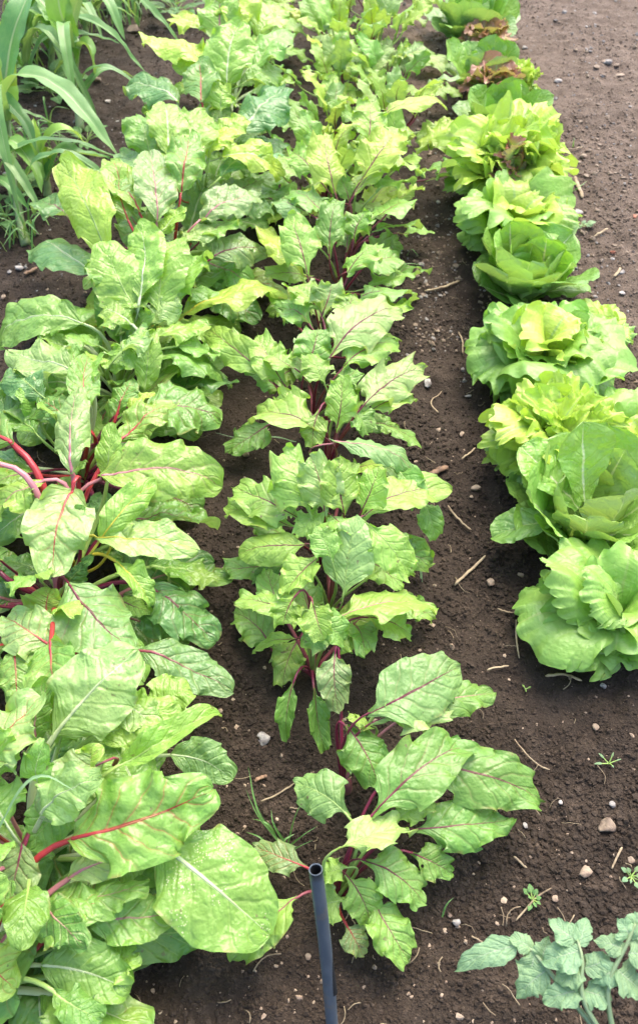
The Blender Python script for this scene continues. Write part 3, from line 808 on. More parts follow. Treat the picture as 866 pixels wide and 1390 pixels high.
p, b = plant('chard', 'ruby chard with arching bright red stalks beside bluish green leaves', 'chard', 92, 845, GC)
heroes(p, b, 'chard', [
    (96, 796, .20, 178, 886, .17, 122, 'b', 'm', dict(fold=.05, vl=.6)),
    (203, 798, .12, 292, 868, .07, 86, 'k', 'm', dict(vl=.7)),
    (188, 884, .13, 312, 940, .08, 72, 'b', 'q', dict(vl=.3, fold=.1)),
    (190, 820, .1, 258, 860, .08, 60, 'k', 'm'),
    (138, 650, .22, 302, 658, .19, 98, 'l', 'k', dict(fold=.35, curl=.7)),
    (180, 705, .14, 294, 712, .11, 78, 'g', 'm', dict(vl=.7, quilt=.05)),
    (205, 770, .11, 308, 790, .07, 55, 'g', 'n'),
    (100, 655, .26, 72, 780, .22, 96, 'p', 'r', dict(vl=.3, quilt=.06, ruf=.3)),
    (60, 652, .25, -8, 700, .22, 72, 'l', 'k'),
    (85, 800, .14, 128, 757, .19, 34, 'd', 'n', dict(ruf=.3, quilt=.07)),
    (163, 598, .24, 238, 550, .24, 58, 'l', 'r', dict(vl=.6, seed=2214)),
    (20, 605, .27, -55, 590, .2, 70, 'g', 'r', dict(r0=.011, r1=.009, arch=.2)),
    (2, 630, .28, -60, 640, .22, 60, 'g', 'k', dict(r0=.010, r1=.008)),
    (146, 655, .2, 150, 575, .27, 42, 'l', 'n', dict(ruf=.2)),
    (100, 645, .24, 106, 528, .27, 56, 'p', 'k', dict(r1=.007, quilt=.06, ruf=.3)),
    (65, 840, .17, 68, 800, .2, 75, 'l', 'r', dict(ruf=.25, quilt=.06)),
    (75, 880, .2, 10, 840, .2, 78, 'p', 'r'),
    (20, 880, .19, 22, 955, .18, 72, 'c', 'r', dict(vl=.3)),
    (70, 870, .22, 85, 960, .2, 90, 'c', 'r', dict(vl=.35)),
    (-5, 770, .18, -50, 740, .16, 70, 'g', 'm'),
    (60, 780, .1, 10, 760, .08, 60, 'd', 'n'),
    (150, 740, .1, 215, 740, .08, 70, 'd', 'n'),
    (95, 720, .12, 150, 690, .15, 50, 'k', 'n'),
], r0=.009, r1=.006)
# the yellow-stalked plant leans on the red one
fill(p, b, 'chard', 12, el=(5, 45), az=(-100, 260), tints='ggdk', veins='rmk', r0=.008, r1=.005, sd=77)
fill(p, b, 'chard', 7, L=(.06, .10), pl=(.15, .21), el=(40, 80), tints='clg', veins='mkn', r0=.005, r1=.003, res=.6, droop=(0, 60))

p, b = plant('chard', 'yellow-stalked chard with a pale folded leaf over the ruby chard', 'chard', 112, 800, GC)
heroes(p, b, 'chard', [
    (128, 727, .21, 268, 748, .17, 66, 'p', 'o', dict(fold=.3, curl=.35, quilt=.01, r1=.005)),
    (135, 735, .2, 212, 652, .24, 48, 'l', 'o', dict(roll=-.5, quilt=.01)),
    (158, 762, .19, 206, 822, .15, 42, 'l', 'o', dict(fold=.5, curl=.5, arch=.2)),
    (150, 745, .18, 175, 690, .22, 44, 'p', 'o'),
])

p, b = plant('chard', 'mixed green and red chard with pale upright leaves beside the far left soil', 'chard', 118, 660, GC)
heroes(p, b, 'chard', [
    (195, 556, .19, 298, 572, .13, 92, 'g', 'm', dict(vl=.7)),
    (250, 532, .13, 316, 520, .1, 56, 'd', 'n'),
    (105, 507, .24, 18, 483, .22, 72, 'p', 'w', dict(quilt=.01)),
    (118, 560, .24, 122, 482, .26, 48, 'c', 'r', dict(vl=.5, ruf=.2)),
    (168, 566, .23, 209, 530, .25, 26, 'y', 'n', dict(fold=.5)),
    (75, 560, .2, 8, 535, .18, 72, 'c', 'm'),
    (50, 590, .18, -20, 560, .16, 70, 'g', 'n'),
    (60, 540, .22, 20, 500, .22, 62, 'k', 'n'),
    (110, 575, .22, 60, 545, .22, 50, 'g', 'r'),
    (150, 600, .18, 205, 610, .16, 60, 'k', 'm'),
    (160, 560, .2, 180, 520, .22, 50, 'g', 'r'),
], r0=.008, r1=.005)
fill(p, b, 'chard', 11, el=(5, 50), tints='ggkd', veins='rwm', sd=78)
fill(p, b, 'chard', 7, L=(.06, .10), pl=(.15, .21), el=(40, 80), tints='clg', veins='nwm', r0=.005, r1=.003, res=.6, droop=(0, 60))

p, b = plant('chard', 'chard with greenish white stalks and a glossy leaf drooping at the left', 'chard', 165, 555, GC)
heroes(p, b, 'chard', [
    (114, 440, .22, 0, 474, .12, 86, 'c', 'w', dict(arch=.22, r1=.006)),
    (178, 470, .22, 150, 500, .2, 62, 'l', 'n'),
    (165, 478, .23, 200, 448, .24, 60, 'p', 'n', dict(fold=.1)),
    (196, 532, .17, 206, 448, .25, 40, 'l', 'n', dict(fold=.4)),
    (205, 480, .2, 304, 514, .12, 80, 'g', 'n', dict(vl=0)),
    (212, 455, .22, 282, 445, .2, 56, 'l', 'n'),
    (240, 470, .2, 300, 480, .15, 60, 'c', 'n'),
    (135, 470, .2, 95, 455, .2, 52, 'c', 'n'),
    (180, 440, .23, 140, 420, .24, 60, 'l', 'w'),
    (90, 470, .17, 40, 510, .12, 66, 'g', 'w'),
    (215, 520, .12, 270, 540, .08, 60, 'd', 'n'),
], r0=.008, r1=.005)
fill(p, b, 'chard', 11, el=(8, 55), tints='gglc', veins='wn', sd=79)
fill(p, b, 'chard', 7, L=(.06, .10), pl=(.15, .21), el=(40, 80), tints='clg', veins='wn', r0=.005, r1=.003, res=.6, droop=(0, 60))

p, b = plant('chard', 'tall yellow-green chard with a translucent upright leaf near the corn', 'chard', 195, 465, GC)
heroes(p, b, 'chard', [
    (131, 377, .2, 48, 332, .15, 84, 'k', 'w', dict(quilt=.015, r1=.007, r0=.009)),
    (148, 352, .26, 84, 222, .33, 76, 'y', 'n', dict(quilt=.02)),
    (244, 434, .17, 388, 398, .14, 78, 'y', 'o', dict(fold=.3, r1=.0065, quilt=.02)),
    (185, 420, .24, 145, 330, .3, 80, 'l', 'n', dict(quilt=.05, ruf=.16)),
    (190, 405, .26, 185, 300, .32, 70, 'l', 'w', dict(quilt=.05, ruf=.16)),
    (215, 420, .24, 240, 320, .3, 80, 'l', 'n', dict(quilt=.05, ruf=.16)),
    (225, 420, .22, 278, 345, .25, 72, 'c', 'n', dict(quilt=.05)),
    (170, 435, .22, 198, 405, .22, 62, 'l', 'n', dict(fold=.6)),
    (160, 400, .25, 130, 345, .28, 62, 'c', 'w'),
    (205, 440, .22, 240, 400, .24, 50, 'p', 'n'),
    (240, 400, .2, 290, 400, .17, 50, 'c', 'n'),
], r0=.008, r1=.005)
fill(p, b, 'chard', 12, el=(10, 65), tints='ggllc', veins='wno', sd=80)

p, b = plant('chard', 'chard with purple-tinged crinkled leaves and pink ribs, centre of the left row', 'chard', 240, 385, GC)
heroes(p, b, 'chard', [
    (213, 302, .27, 203, 203, .33, 64, 'u', 'k', dict(vl=.5, quilt=.06)),
    (272, 298, .24, 352, 268, .22, 58, 'u', 'k', dict(quilt=.06)),
    (246, 262, .29, 258, 182, .33, 58, 'c', 'r', dict(vl=.4, quilt=.06)),
    (290, 350, .18, 362, 340, .14, 64, 'u', 'm', dict(vl=.6)),
    (170, 275, .28, 110, 228, .3, 60, 'b', 'n'),
    (175, 300, .27, 165, 245, .3, 50, 'c', 'r'),
    (95, 300, .2, 52, 275, .17, 60, 'k', 'm'),
    (220, 320, .25, 245, 285, .28, 56, 'l', 'w'),
    (250, 330, .22, 300, 315, .2, 50, 'p', 'n'),
    (190, 290, .28, 150, 215, .3, 50, 'l', 'r'),
    (270, 330, .2, 320, 300, .2, 60, 'c', 'm'),
    (285, 395, .08, 350, 435, .05, 60, 'd', 'q'),
], r0=.007, r1=.0045)
fill(p, b, 'chard', 12, el=(10, 60), tints='gculb', veins='rkw', sd=81)

p, b = plant('chard', 'chard with curled lime leaves and white ribs level with the arching corn leaf', 'chard', 285, 300, GC)
heroes(p, b, 'chard', [
    (298, 215, .26, 382, 240, .2, 52, 'y', 'w', dict(arch=.2, fold=.4)),
    (300, 240, .24, 385, 215, .2, 55, 'k', 'n'),
    (205, 215, .28, 185, 155, .32, 60, 'c', 'n'),
    (230, 210, .3, 225, 145, .33, 60, 'l', 'w', dict(quilt=.05)),
    (265, 215, .29, 280, 150, .32, 62, 'l', 'n', dict(quilt=.05)),
    (285, 215, .27, 315, 175, .28, 52, 'y', 'n'),
    (240, 240, .26, 240, 190, .3, 56, 'c', 'r'),
    (300, 270, .2, 350, 245, .2, 60, 'u', 'm', dict(vl=.6)),
    (200, 230, .26, 165, 210, .26, 52, 'b', 'n'),
    (310, 260, .2, 372, 290, .14, 50, 'b', 'n'),
], r0=.006, r1=.004)
fill(p, b, 'chard', 12, el=(10, 60), tints='gcllb', veins='wn', sd=82)

p, b = plant('chard', 'chard with broad dark green white-ribbed leaves towards the back of the left row', 'chard', 300, 215, GC)
heroes(p, b, 'chard', [
    (326, 184, .23, 386, 128, .25, 80, 'k', 'w', dict(fold=.1, quilt=.015, r1=.006)),
    (242, 146, .27, 173, 117, .25, 64, 'k', 'w', dict(arch=.14, r1=.006, quilt=.01)),
    (275, 142, .3, 270, 85, .33, 58, 'g', 'r', dict(vl=.2)),
    (340, 205, .18, 388, 200, .15, 46, 'k', 'w'),
    (300, 150, .28, 305, 115, .32, 50, 'l', 'n'),
    (240, 165, .24, 200, 150, .24, 50, 'c', 'n'),
    (290, 190, .24, 335, 165, .26, 44, 'y', 'n'),
], r0=.006, r1=.004)
fill(p, b, 'chard', 12, L=(.095, .14), pl=(.07, .12), el=(10, 60), tints='gcllk', veins='wn', sd=83)

p, b = plant('chard', 'chard with tall crinkled leaf and long white rib, near the top of the left row', 'chard', 318, 150, GC)
heroes(p, b, 'chard', [
    (311, 122, .26, 326, 34, .36, 78, 'l', 'w', dict(quilt=.06, r1=.005)),
    (286, 92, .28, 203, 58, .28, 76, 'y', 'n', dict(quilt=.05)),
    (340, 90, .27, 390, 50, .27, 60, 'c', 'n', dict(quilt=.05)),
    (285, 100, .27, 250, 65, .3, 60, 'y', 'n'),
    (335, 110, .25, 385, 95, .23, 50, 'c', 'n'),
], r0=.006, r1=.004)
fill(p, b, 'chard', 12, L=(.095, .14), pl=(.07, .12), el=(10, 60), tints='yclll', veins='wn', sd=84)

p, b = plant('chard', 'yellow-green chard at the top edge of the left row before the dark weeds', 'chard', 328, 92, GC)
heroes(p, b, 'chard', [
    (296, 58, .27, 298, -8, .35, 66, 'l', 'k', dict(quilt=.05)),
    (320, 40, .3, 330, -20, .36, 70, 'y', 'n'),
    (350, 50, .26, 385, 10, .28, 56, 'l', 'n'),
    (280, 45, .27, 235, 25, .27, 60, 'y', 'w'),
], r0=.006, r1=.004)
fill(p, b, 'chard', 13, L=(.095, .14), pl=(.07, .12), el=(10, 65), tints='ylllc', veins='wn', sd=85)

p, b = plant('chard', 'hindmost chard plant, cut by the top of the picture', 'chard', 335, 30, GC)
fill(p, b, 'chard', 16, L=(.095, .14), pl=(.07, .12), el=(10, 70), tints='yllc', veins='wkn', sd=86)
print('chard done')

# ------------------------------------------------------------------ beetroot, middle row
BR = dict(r0=.0042, r1=.0030)
p, b = plant('beetroot', 'nearest beetroot plant, with rounded leaves round the grey pipe', 'beetroot', 456, 1225, GB)
heroes(p, b, 'beet', [
    (470, 1105, .15, 402, 1066, .13, 76, 'b', 'n', dict(arch=.16, vl=0)),
    (462, 1150, .16, 556, 1128, .13, 68, 'p', 'n', dict(vl=0)),
    (496, 1168, .11, 574, 1228, .06, 72, 'c', 'm', dict(fold=.1)),
    (472, 1190, .10, 503, 1258, .05, 58, 'c', 'm'),
    (506, 1220, .07, 558, 1308, .04, 66, 'c', 'm'),
    (470, 1255, .05, 492, 1297, .03, 44, 'u', 'r', dict(spots=.5, vl=.8, label='blotched reddish old leaf')),
    (465, 1222, .08, 432, 1232, .06, 60, 'l', 'n', dict(vl=0)),
    (470, 1178, .12, 436, 1190, .1, 46, 'l', 'n', dict(vl=0)),
    (415, 1177, .08, 344, 1148, .06, 48, 'u', 'r', dict(vl=.6, label='reddish spotted leaf')),
    (404, 1218, .07, 314, 1305, .04, 66, 'l', 'q', dict(vl=.15)),
    (560, 1126, .11, 690, 1114, .07, 74, 'g', 'm', dict(fold=.2, vl=.35)),
    (535, 1114, .13, 592, 1092, .13, 42, 'l', 'n', dict(fold=.4)),
    (560, 1158, .09, 612, 1185, .06, 50, 'g', 'm'),
    (505, 1106, .15, 640, 1008, .13, 92, 'g', 'm', dict(fold=.25, ruf=.32, vl=.5)),
    (566, 1040, .12, 738, 1088, .07, 92, 'g', 'm', dict(fold=.25, ruf=.30, arch=.14, vl=.4)),
], **BR)
p, b = plant('beetroot', 'beetroot with swollen root showing and long wavy leaves reaching over bare soil', 'beetroot', 464, 1072, GB)
heroes(p, b, 'beet', [
    (470, 986, .14, 513, 1068, .10, 78, 'g', 'm', dict(fold=.08, vl=.35)),
    (500, 968, .17, 622, 905, .15, 104, 'b', 'm', dict(vl=.3, ruf=.12)),
    (512, 978, .16, 612, 965, .14, 66, 'p', 'm', dict(vl=.2)),
    (560, 968, .12, 672, 940, .08, 62, 'g', 'k', dict(vl=.1)),
    (455, 884, .16, 461, 968, .11, 52, 'u', 'm', dict(vl=.8)),
    (505, 985, .13, 470, 975, .15, 34, 'l', 'n'),
    (585, 925, .15, 615, 950, .12, 45, 'g', 'n'),
], **BR)
# the root itself, half out of the ground
a_ = np.linspace(0, np.pi, 12); V0, F0 = ico(3)
R_ = V0 * np.array([.017, .017, .019]) * (1 + .07 * vnoise(V0 * 2, 5))[:, None]
M['root'] = plain_material('beet root skin', (.10, .012, .03), (.16, .07, .06), 50, rough=.5)
mesh_obj('root', R_ + [0, 0, .004], F0, M['root'], p)

p, b = plant('beetroot', 'beetroot with purple stalks and two narrow leaves hanging down to the soil', 'beetroot', 425, 925, GB)
heroes(p, b, 'beet', [
    (399, 925, .11, 389, 1008, .04, 34, 'g', 'm', dict(fold=.7, curl=.2, vl=.1)),
    (426, 935, .10, 440, 1020, .03, 38, 'g', 'm', dict(fold=.6, curl=.2, vl=.1)),
    (404, 866, .12, 342, 888, .07, 24, 'l', 'm', dict(fold=.6, vl=0)),
    (395, 832, .16, 318, 818, .13, 48, 'l', 'm', dict(fold=.3)),
    (400, 810, .19, 385, 850, .16, 56, 'l', 'm', dict(roll=.4)),
    (440, 850, .17, 415, 880, .15, 54, 'c', 'n'),
    (462, 836, .17, 592, 828, .12, 80, 'l', 'k', dict(ruf=.2, vl=.05)),
    (500, 838, .14, 560, 862, .1, 66, 'l', 'm', dict(ruf=.2, vl=.2)),
    (430, 835, .19, 470, 870, .15, 52, 'c', 'n'),
    (425, 820, .2, 440, 870, .18, 54, 'l', 'q', dict(vl=.2)),
    (450, 870, .13, 490, 870, .12, 40, 'l', 'n'),
], **BR)
fill(p, b, 'beet', 4, az=(10, 150), L=(.08, .11), pl=(.08, .12), el=(15, 50), tints='gcl', veins='mq', **BR)

p, b = plant('beetroot', 'beetroot with one smooth pale leaf standing upright before darker stalks', 'beetroot', 448, 838, GB)
heroes(p, b, 'beet', [
    (466, 806, .16, 484, 700, .24, 76, 'p', 'n', dict(fold=.15, ruf=.12, vl=.12)),
    (500, 712, .23, 562, 782, .16, 66, 'l', 'n', dict(fold=.2, vl=.1)),
    (415, 738, .2, 322, 752, .15, 62, 'l', 'q', dict(fold=.1, ruf=.06, vl=.1)),
    (432, 755, .2, 385, 808, .17, 66, 'l', 'q', dict(vl=.15)),
    (450, 760, .21, 425, 715, .24, 48, 'c', 'n'),
    (395, 765, .12, 342, 777, .07, 36, 'd', 'n'),
    (525, 760, .13, 560, 740, .1, 40, 'd', 'n'),
], **BR)
fill(p, b, 'beet', 4, L=(.08, .11), pl=(.08, .12), el=(15, 50), tints='gcl', veins='mq', **BR)

p, b = plant('beetroot', 'bushy beetroot with a dark cluster of stalks and leaves spread both sides', 'beetroot', 440, 775, GB)
heroes(p, b, 'beet', [
    (396, 716, .19, 303, 688, .15, 52, 'l', 'q', dict(vl=.15)),
    (410, 705, .21, 315, 662, .18, 64, 'l', 'm', dict(vl=.45)),
    (420, 695, .23, 385, 610, .28, 84, 'l', 'n', dict(fold=.1)),
    (440, 695, .23, 420, 615, .3, 66, 'p', 'q', dict(vl=.2)),
    (466, 695, .23, 462, 618, .3, 70, 'l', 'm', dict(vl=.2)),
    (490, 695, .22, 515, 630, .28, 58, 'l', 'm', dict(vl=.3)),
    (492, 700, .22, 614, 664, .17, 72, 'l', 'm', dict(ruf=.18, vl=.2)),
    (575, 680, .15, 592, 735, .1, 40, 'c', 'n'),
    (430, 690, .22, 405, 730, .2, 44, 'l', 'n'),
    (450, 700, .22, 480, 725, .22, 50, 'c', 'q'),
    (540, 640, .2, 570, 690, .17, 50, 'c', 'n'),
], **BR)
fill(p, b, 'beet', 5, L=(.09, .12), pl=(.1, .14), el=(20, 60), tints='gcl', veins='mq', **BR)

p, b = plant('beetroot', 'beetroot whose arched leaf curves right over the bushy plant', 'beetroot', 440, 665, GB)
heroes(p, b, 'beet', [
    (452, 602, .24, 566, 652, .17, 48, 'b', 'k', dict(arch=.22, fold=-.1, curl=.7, vl=.1)),
    (432, 588, .23, 342, 572, .17, 72, 'l', 'm', dict(arch=.25, ruf=.2)),
    (432, 560, .25, 425, 608, .21, 40, 'l', 'm'),
    (507, 572, .18, 572, 606, .11, 46, 'c', 'm', dict(fold=.1)),
    (492, 552, .21, 578, 498, .2, 70, 'p', 'm', dict(vl=.55, fold=.05)),
    (497, 562, .19, 562, 540, .15, 42, 'l', 'm', dict(fold=.5, vl=.1)),
    (457, 582, .2, 462, 508, .27, 48, 'l', 'm', dict(fold=.3)),
    (480, 560, .2, 500, 590, .17, 46, 'c', 'n'),
    (420, 560, .22, 372, 540, .22, 50, 'l', 'q', dict(vl=.3)),
], **BR)
fill(p, b, 'beet', 4, L=(.09, .12), pl=(.1, .13), el=(20, 60), tints='gcl', veins='mq', **BR)

p, b = plant('beetroot', 'beetroot with a long narrow leaf on a purple stalk bending left over the path', 'beetroot', 425, 590, GB)
heroes(p, b, 'beet', [
    (372, 520, .16, 277, 442, .15, 50, 'l', 'm', dict(arch=.12, vl=.1, r0=.005, r1=.0038)),
    (386, 522, .17, 350, 455, .2, 58, 'l', 'm', dict(vl=.25)),
    (416, 500, .22, 432, 445, .26, 64, 'c', 'm', dict(vl=.4)),
    (450, 482, .24, 548, 418, .23, 78, 'p', 'm', dict(vl=.5, fold=.05)),
    (440, 520, .22, 420, 480, .25, 54, 'l', 'n'),
    (465, 500, .22, 540, 470, .18, 60, 'l', 'q', dict(vl=.2)),
    (450, 540, .18, 485, 500, .22, 50, 'c', 'm'),
    (400, 500, .2, 365, 480, .2, 46, 'l', 'q'),
], **BR)
fill(p, b, 'beet', 5, L=(.09, .12), pl=(.1, .13), el=(20, 60), tints='gcl', veins='mq', **BR)

p, b = plant('beetroot', 'beetroot with an upright red-veined pale leaf beside the yellow-ribbed chard leaf', 'beetroot', 440, 500, GB)
heroes(p, b, 'beet', [
    (417, 372, .22, 390, 290, .27, 60, 'l', 'q', dict(vl=.15, fold=.1)),
    (474, 372, .25, 512, 332, .28, 72, 'l', 'm', dict(vl=.35, fold=.1)),
    (490, 405, .22, 562, 400, .16, 56, 'c', 'm', dict(ruf=.2)),
    (430, 415, .21, 392, 390, .22, 62, 'l', 'n'),
    (440, 420, .22, 450, 385, .25, 60, 'p', 'q'),
    (420, 440, .2, 380, 420, .18, 50, 'c', 'q'),
    (500, 430, .2, 556, 415, .16, 60, 'l', 'n'),
    (470, 430, .22, 480, 400, .24, 50, 'l', 'm'),
    (410, 375, .15, 352, 310, .16, 44, 'y', 'n'),
], **BR)
fill(p, b, 'beet', 6, L=(.09, .12), pl=(.1, .13), el=(20, 60), tints='gcl', veins='mq', **BR)

p, b = plant('beetroot', 'beetroot with dark red midribs standing above the soil by thin grass blades', 'beetroot', 462, 420, GB)
heroes(p, b, 'beet', [
    (447, 345, .22, 458, 270, .28, 46, 'g', 'm', dict(fold=.4, vl=.2)),
    (480, 325, .22, 500, 285, .26, 56, 'c', 'm', dict(vl=.2)),
    (505, 318, .2, 572, 310, .13, 36, 'c', 'm', dict(ruf=.2)),
    (420, 290, .22, 372, 275, .2, 44, 'b', 'm'),
    (500, 300, .23, 555, 275, .2, 60, 'c', 'q', dict(vl=.3)),
    (480, 365, .2, 540, 350, .17, 60, 'c', 'q'),
    (500, 390, .16, 560, 375, .12, 50, 'c', 'n'),
    (425, 330, .2, 385, 320, .2, 44, 'l', 'n'),
], **BR)
fill(p, b, 'beet', 6, L=(.09, .12), pl=(.1, .14), el=(20, 60), tints='gcl', veins='mq', **BR)

p, b = plant('beetroot', 'beetroot with a bright backlit leaf showing a dark red rib', 'beetroot', 478, 345, GB)
heroes(p, b, 'beet', [
    (455, 262, .24, 440, 180, .32, 64, 'y', 'q', dict(vl=.2, fold=.1)),
    (482, 262, .25, 545, 222, .25, 52, 'y', 'm', dict(vl=.3)),
    (490, 245, .27, 540, 180, .32, 66, 'y', 'm', dict(vl=.2)),
    (510, 262, .23, 560, 250, .2, 50, 'c', 'n'),
    (445, 290, .22, 395, 258, .22, 50, 'c', 'q'),
    (515, 225, .25, 575, 235, .2, 46, 'l', 'n'),
    (430, 240, .24, 395, 205, .24, 46, 'l', 'q'),
], **BR)
fill(p, b, 'beet', 8, L=(.09, .12), pl=(.11, .15), el=(20, 65), tints='cly', veins='mq', **BR)

for i, (px, py, lab) in enumerate([
    (445, 290, 'beetroot with greyish tinged leaves crowded against the chard, level with the pale frilled lettuce'),
    (512, 268, 'beetroot with a long leaf curling towards the third cos lettuce'),
    (452, 218, 'sunlit beetroot on the chard side, level with the third cos lettuce'),
    (525, 205, 'beetroot on the path side, just above the long curling leaf'),
    (460, 155, 'beetroot on the chard side, beside the white-ribbed dark chard leaf'),
    (522, 145, 'beetroot with a purple-grey leaf, path side, level with the second cos lettuce'),
    (458, 98, 'lime-green beetroot on the chard side near the back of the row'),
    (510, 92, 'beetroot on the path side, left of the hindmost cos lettuce'),
    (455, 48, 'beetroot at the back of the row touching the dark soil gap'),
    (505, 42, 'rearmost beetroot on the path side, with frilled light leaves'),
    (480, 0, 'beetroot at the very top of the middle row, partly cut off'),
]):
    p, b = plant('beetroot', lab, 'beetroot', px, py, GB)
    if i == 1:
        heroes(p, b, 'beet', [(517, 163, .25, 606, 150, .22, 38, 'y', 'm', dict(ruf=.18, arch=.18)),
                              (500, 190, .27, 500, 135, .32, 56, 'l', 'q'), (510, 200, .25, 560, 180, .25, 50, 'l', 'n')], **BR)
    fill(p, b, 'beet', 13, L=(.10, .145), pl=(.10, .17), el=(18, 82), wr=(.5, .64), tints='cllyyp' if i != 5 else 'clu', veins='qmnn', sd=300 + i, res=.6, vl=.12, droop=(0, 40), **BR)
print('beet done')

# ------------------------------------------------------------------ lettuces, right row
def lettuce(name, label, cat, px, py, wpx, kind, n, tints, el=(12, 82), lr=(1.0, .62), sd=1, wr=1.0, res=.8, edge=None, ea=0.0, ruf=None, rfreq=None, group=GL, hero=None, lift=0.0, az0=0.0, heart=True, fold=None, curl=None, arch=None, vein='n', cup=.75):
    p, b = plant(name, label, cat, px, py, group)
    R = wpx * mpp(b + [0, 0, .08]) / 2
    rs = np.random.RandomState(sd)
    for i in range(n):
        f = (i + .5) / n
        jj = 2.0 if kind == 'frill' and n > 25 else 1.5 if kind == 'frill' else 1.0
        a = az0 + i * 2.39996 + rs.uniform(-.3, .3) * jj
        e = rad(el[0] + (el[1] - el[0]) * f ** .9 + rs.uniform(-3, 3) * jj)
        l = R * (lr[0] + (lr[1] - lr[0]) * f) * rs.uniform(.84, 1.12) / max(math.cos(e), .62)
        d = np.array([math.cos(a) * math.cos(e), math.sin(a) * math.cos(e), math.sin(e)])
        P0 = b + np.array([math.cos(a), math.sin(a), 0]) * R * .05 + [0, 0, .008 + lift * f]
        P1 = P0 + d * l
        k = dict(KIND[kind])
        if ruf: k['ruf'] = ruf
        if rfreq: k['rfreq'] = rfreq
        if fold is not None: k['fold'] = fold
        if curl is not None: k['curl'] = curl
        if arch is not None: k['arch'] = arch
        mat = M[k.pop('mat')]; bk = k.pop('kind')
        k['roll'] = rs.uniform(-.3, .3); k['ruf'] *= rs.uniform(.8, 1.25)
        if kind == 'cos':
            W = l * rs.uniform(.72, .88) * wr; k['fold'] = .16 + .2 * f; k['curl'] = -cup * f + .15; k['ruf'] = .09; k['quilt'] = .035; k['arch'] = .06 - .2 * f
        else:
            W = l * rs.uniform(1.2, 1.5) * wr; k['fold'] = .06; k['curl'] = .35 - .62 * math.tan(min(e, 1.25)) * wr; k['roll'] = rs.uniform(-.1, .1); k['arch'] += .10 * rs.uniform(-.5, 1)
        rad_nref = np.array([-math.cos(a) * math.sin(e), -math.sin(a) * math.sin(e), math.cos(e)])
        t = TINT[tints[min(len(tints) - 1, int(f * len(tints)))]]
        nu, nv = (max(84, int(84 * res) // 2 * 2), max(14, int(20 * res))) if kind != 'cos' else (18, max(20, int(32 * res)))
        line = arch_line(P0, P1, k.pop('arch'), rs.uniform(-.05, .05), nref=rad_nref)
        V, F, uv, mid, T0, N = blade(line, W, bk, seed(), nu=nu, nv=nv, nref=rad_nref, **k)
        V[:, 2] = np.maximum(V[:, 2], ground_z(V[:, 0], V[:, 1]) + .006)
        lf = mesh_obj('leaf', V - b, F, mat, p, uv)
        settint(lf, jit(t, rs, .10), VEIN[vein], 0.0, edge=edge, ea=ea)
    if hero: heroes(p, b, kind, hero, stalk=False)
    return p, b
RED = (.36, .15, .11)
lettuce('lettuce', 'hindmost cos lettuce with broad rounded leaves, at the top of the row', 'lettuce', 636, 62, 142, 'cos', 20, 'bbcccf', sd=1, el=(14, 74), cup=.25, wr=.86)
lettuce('lettuce', 'small red-edged lettuce peeping out between the two hindmost cos lettuces', 'lettuce', 656, 92, 80, 'frill', 16, 'fi', sd=2, edge=RED, ea=.9, lift=.05, ruf=.6, rfreq=2.8, res=.6, el=(20, 75))
lettuce('lettuce', 'cos lettuce second from the back, with a round leaf out to the left', 'lettuce', 650, 130, 118, 'cos', 16, 'bbcccf', sd=3, el=(18, 74), cup=.25, wr=.86)
lettuce('lettuce', 'small yellow-green frilled lettuce right of the second cos', 'lettuce', 698, 142, 60, 'frill', 16, 'fii', sd=4, lift=.05, ruf=.6, rfreq=2.8, res=.6, el=(15, 75))
lettuce('lettuce', 'red-leaved frilled lettuce squeezed behind the third cos lettuce', 'lettuce', 664, 152, 76, 'frill', 16, 'fi', sd=5, edge=RED, ea=.95, lift=.05, ruf=.6, rfreq=2.8, res=.6, el=(25, 80))
lettuce('lettuce', 'third cos lettuce from the back, open rosette right above the yellow-green frilled mound', 'lettuce', 674, 196, 140, 'cos', 18, 'bbcccf', sd=6, el=(14, 72), cup=.25, wr=.86)
lettuce('lettuce', 'broad yellow-green frilled lettuce spreading into a mound', 'lettuce', 682, 276, 172, 'frill', 44, 'fiii', sd=7, ruf=.62, rfreq=2.8, res=1.1, el=(8, 86), lr=(1.0, .72), wr=.66)
lettuce('lettuce', 'small red frilled lettuce growing out of the yellow-green mound', 'lettuce', 682, 300, 62, 'frill', 14, 'fi', sd=8, edge=RED, ea=1.0, ruf=.7, rfreq=2.8, res=.6, el=(35, 85), lift=.17)
lettuce('lettuce', 'red-tipped lettuce half hidden between third cos and yellow-green mound', 'lettuce', 704, 232, 52, 'frill', 12, 'fi', sd=9, edge=RED, ea=.9, ruf=.6, rfreq=2.8, res=.6, el=(30, 80), lift=.11)
lettuce('lettuce', 'mid green frilly lettuce just in front of the yellow-green mound', 'lettuce', 696, 345, 168, 'frill', 22, 'fffi', sd=10, ruf=.4, el=(12, 75), wr=.85)
lettuce('lettuce', 'smooth cabbage-like cos lettuce with folded crisp leaves', 'lettuce', 708, 410, 168, 'cos', 20, 'ggcffl', sd=11, wr=1.2, el=(20, 82), res=1.0, vein='w', cup=.6)
lettuce('lettuce', 'crinkled green lettuce with saw-toothed wavy edges at the middle of the row', 'lettuce', 733, 518, 200, 'frill', 20, 'ffffi', sd=12, ruf=.42, rfreq=2.1, el=(14, 78), wr=.95, res=1.15)
lettuce('lettuce', 'thin lime lettuce seedlings behind the right side of the saw-toothed lettuce', 'lettuce', 808, 468, 96, 'frill', 14, 'fii', sd=13, ruf=.5, rfreq=2.5, el=(12, 70), wr=.7)
lettuce('lettuce', 'wide lime-green loose-leaf lettuce behind the big cos', 'lettuce', 748, 634, 200, 'frill', 46, 'fiiii', sd=14, ruf=.62, rfreq=2.8, el=(8, 84), wr=.66, res=1.45)
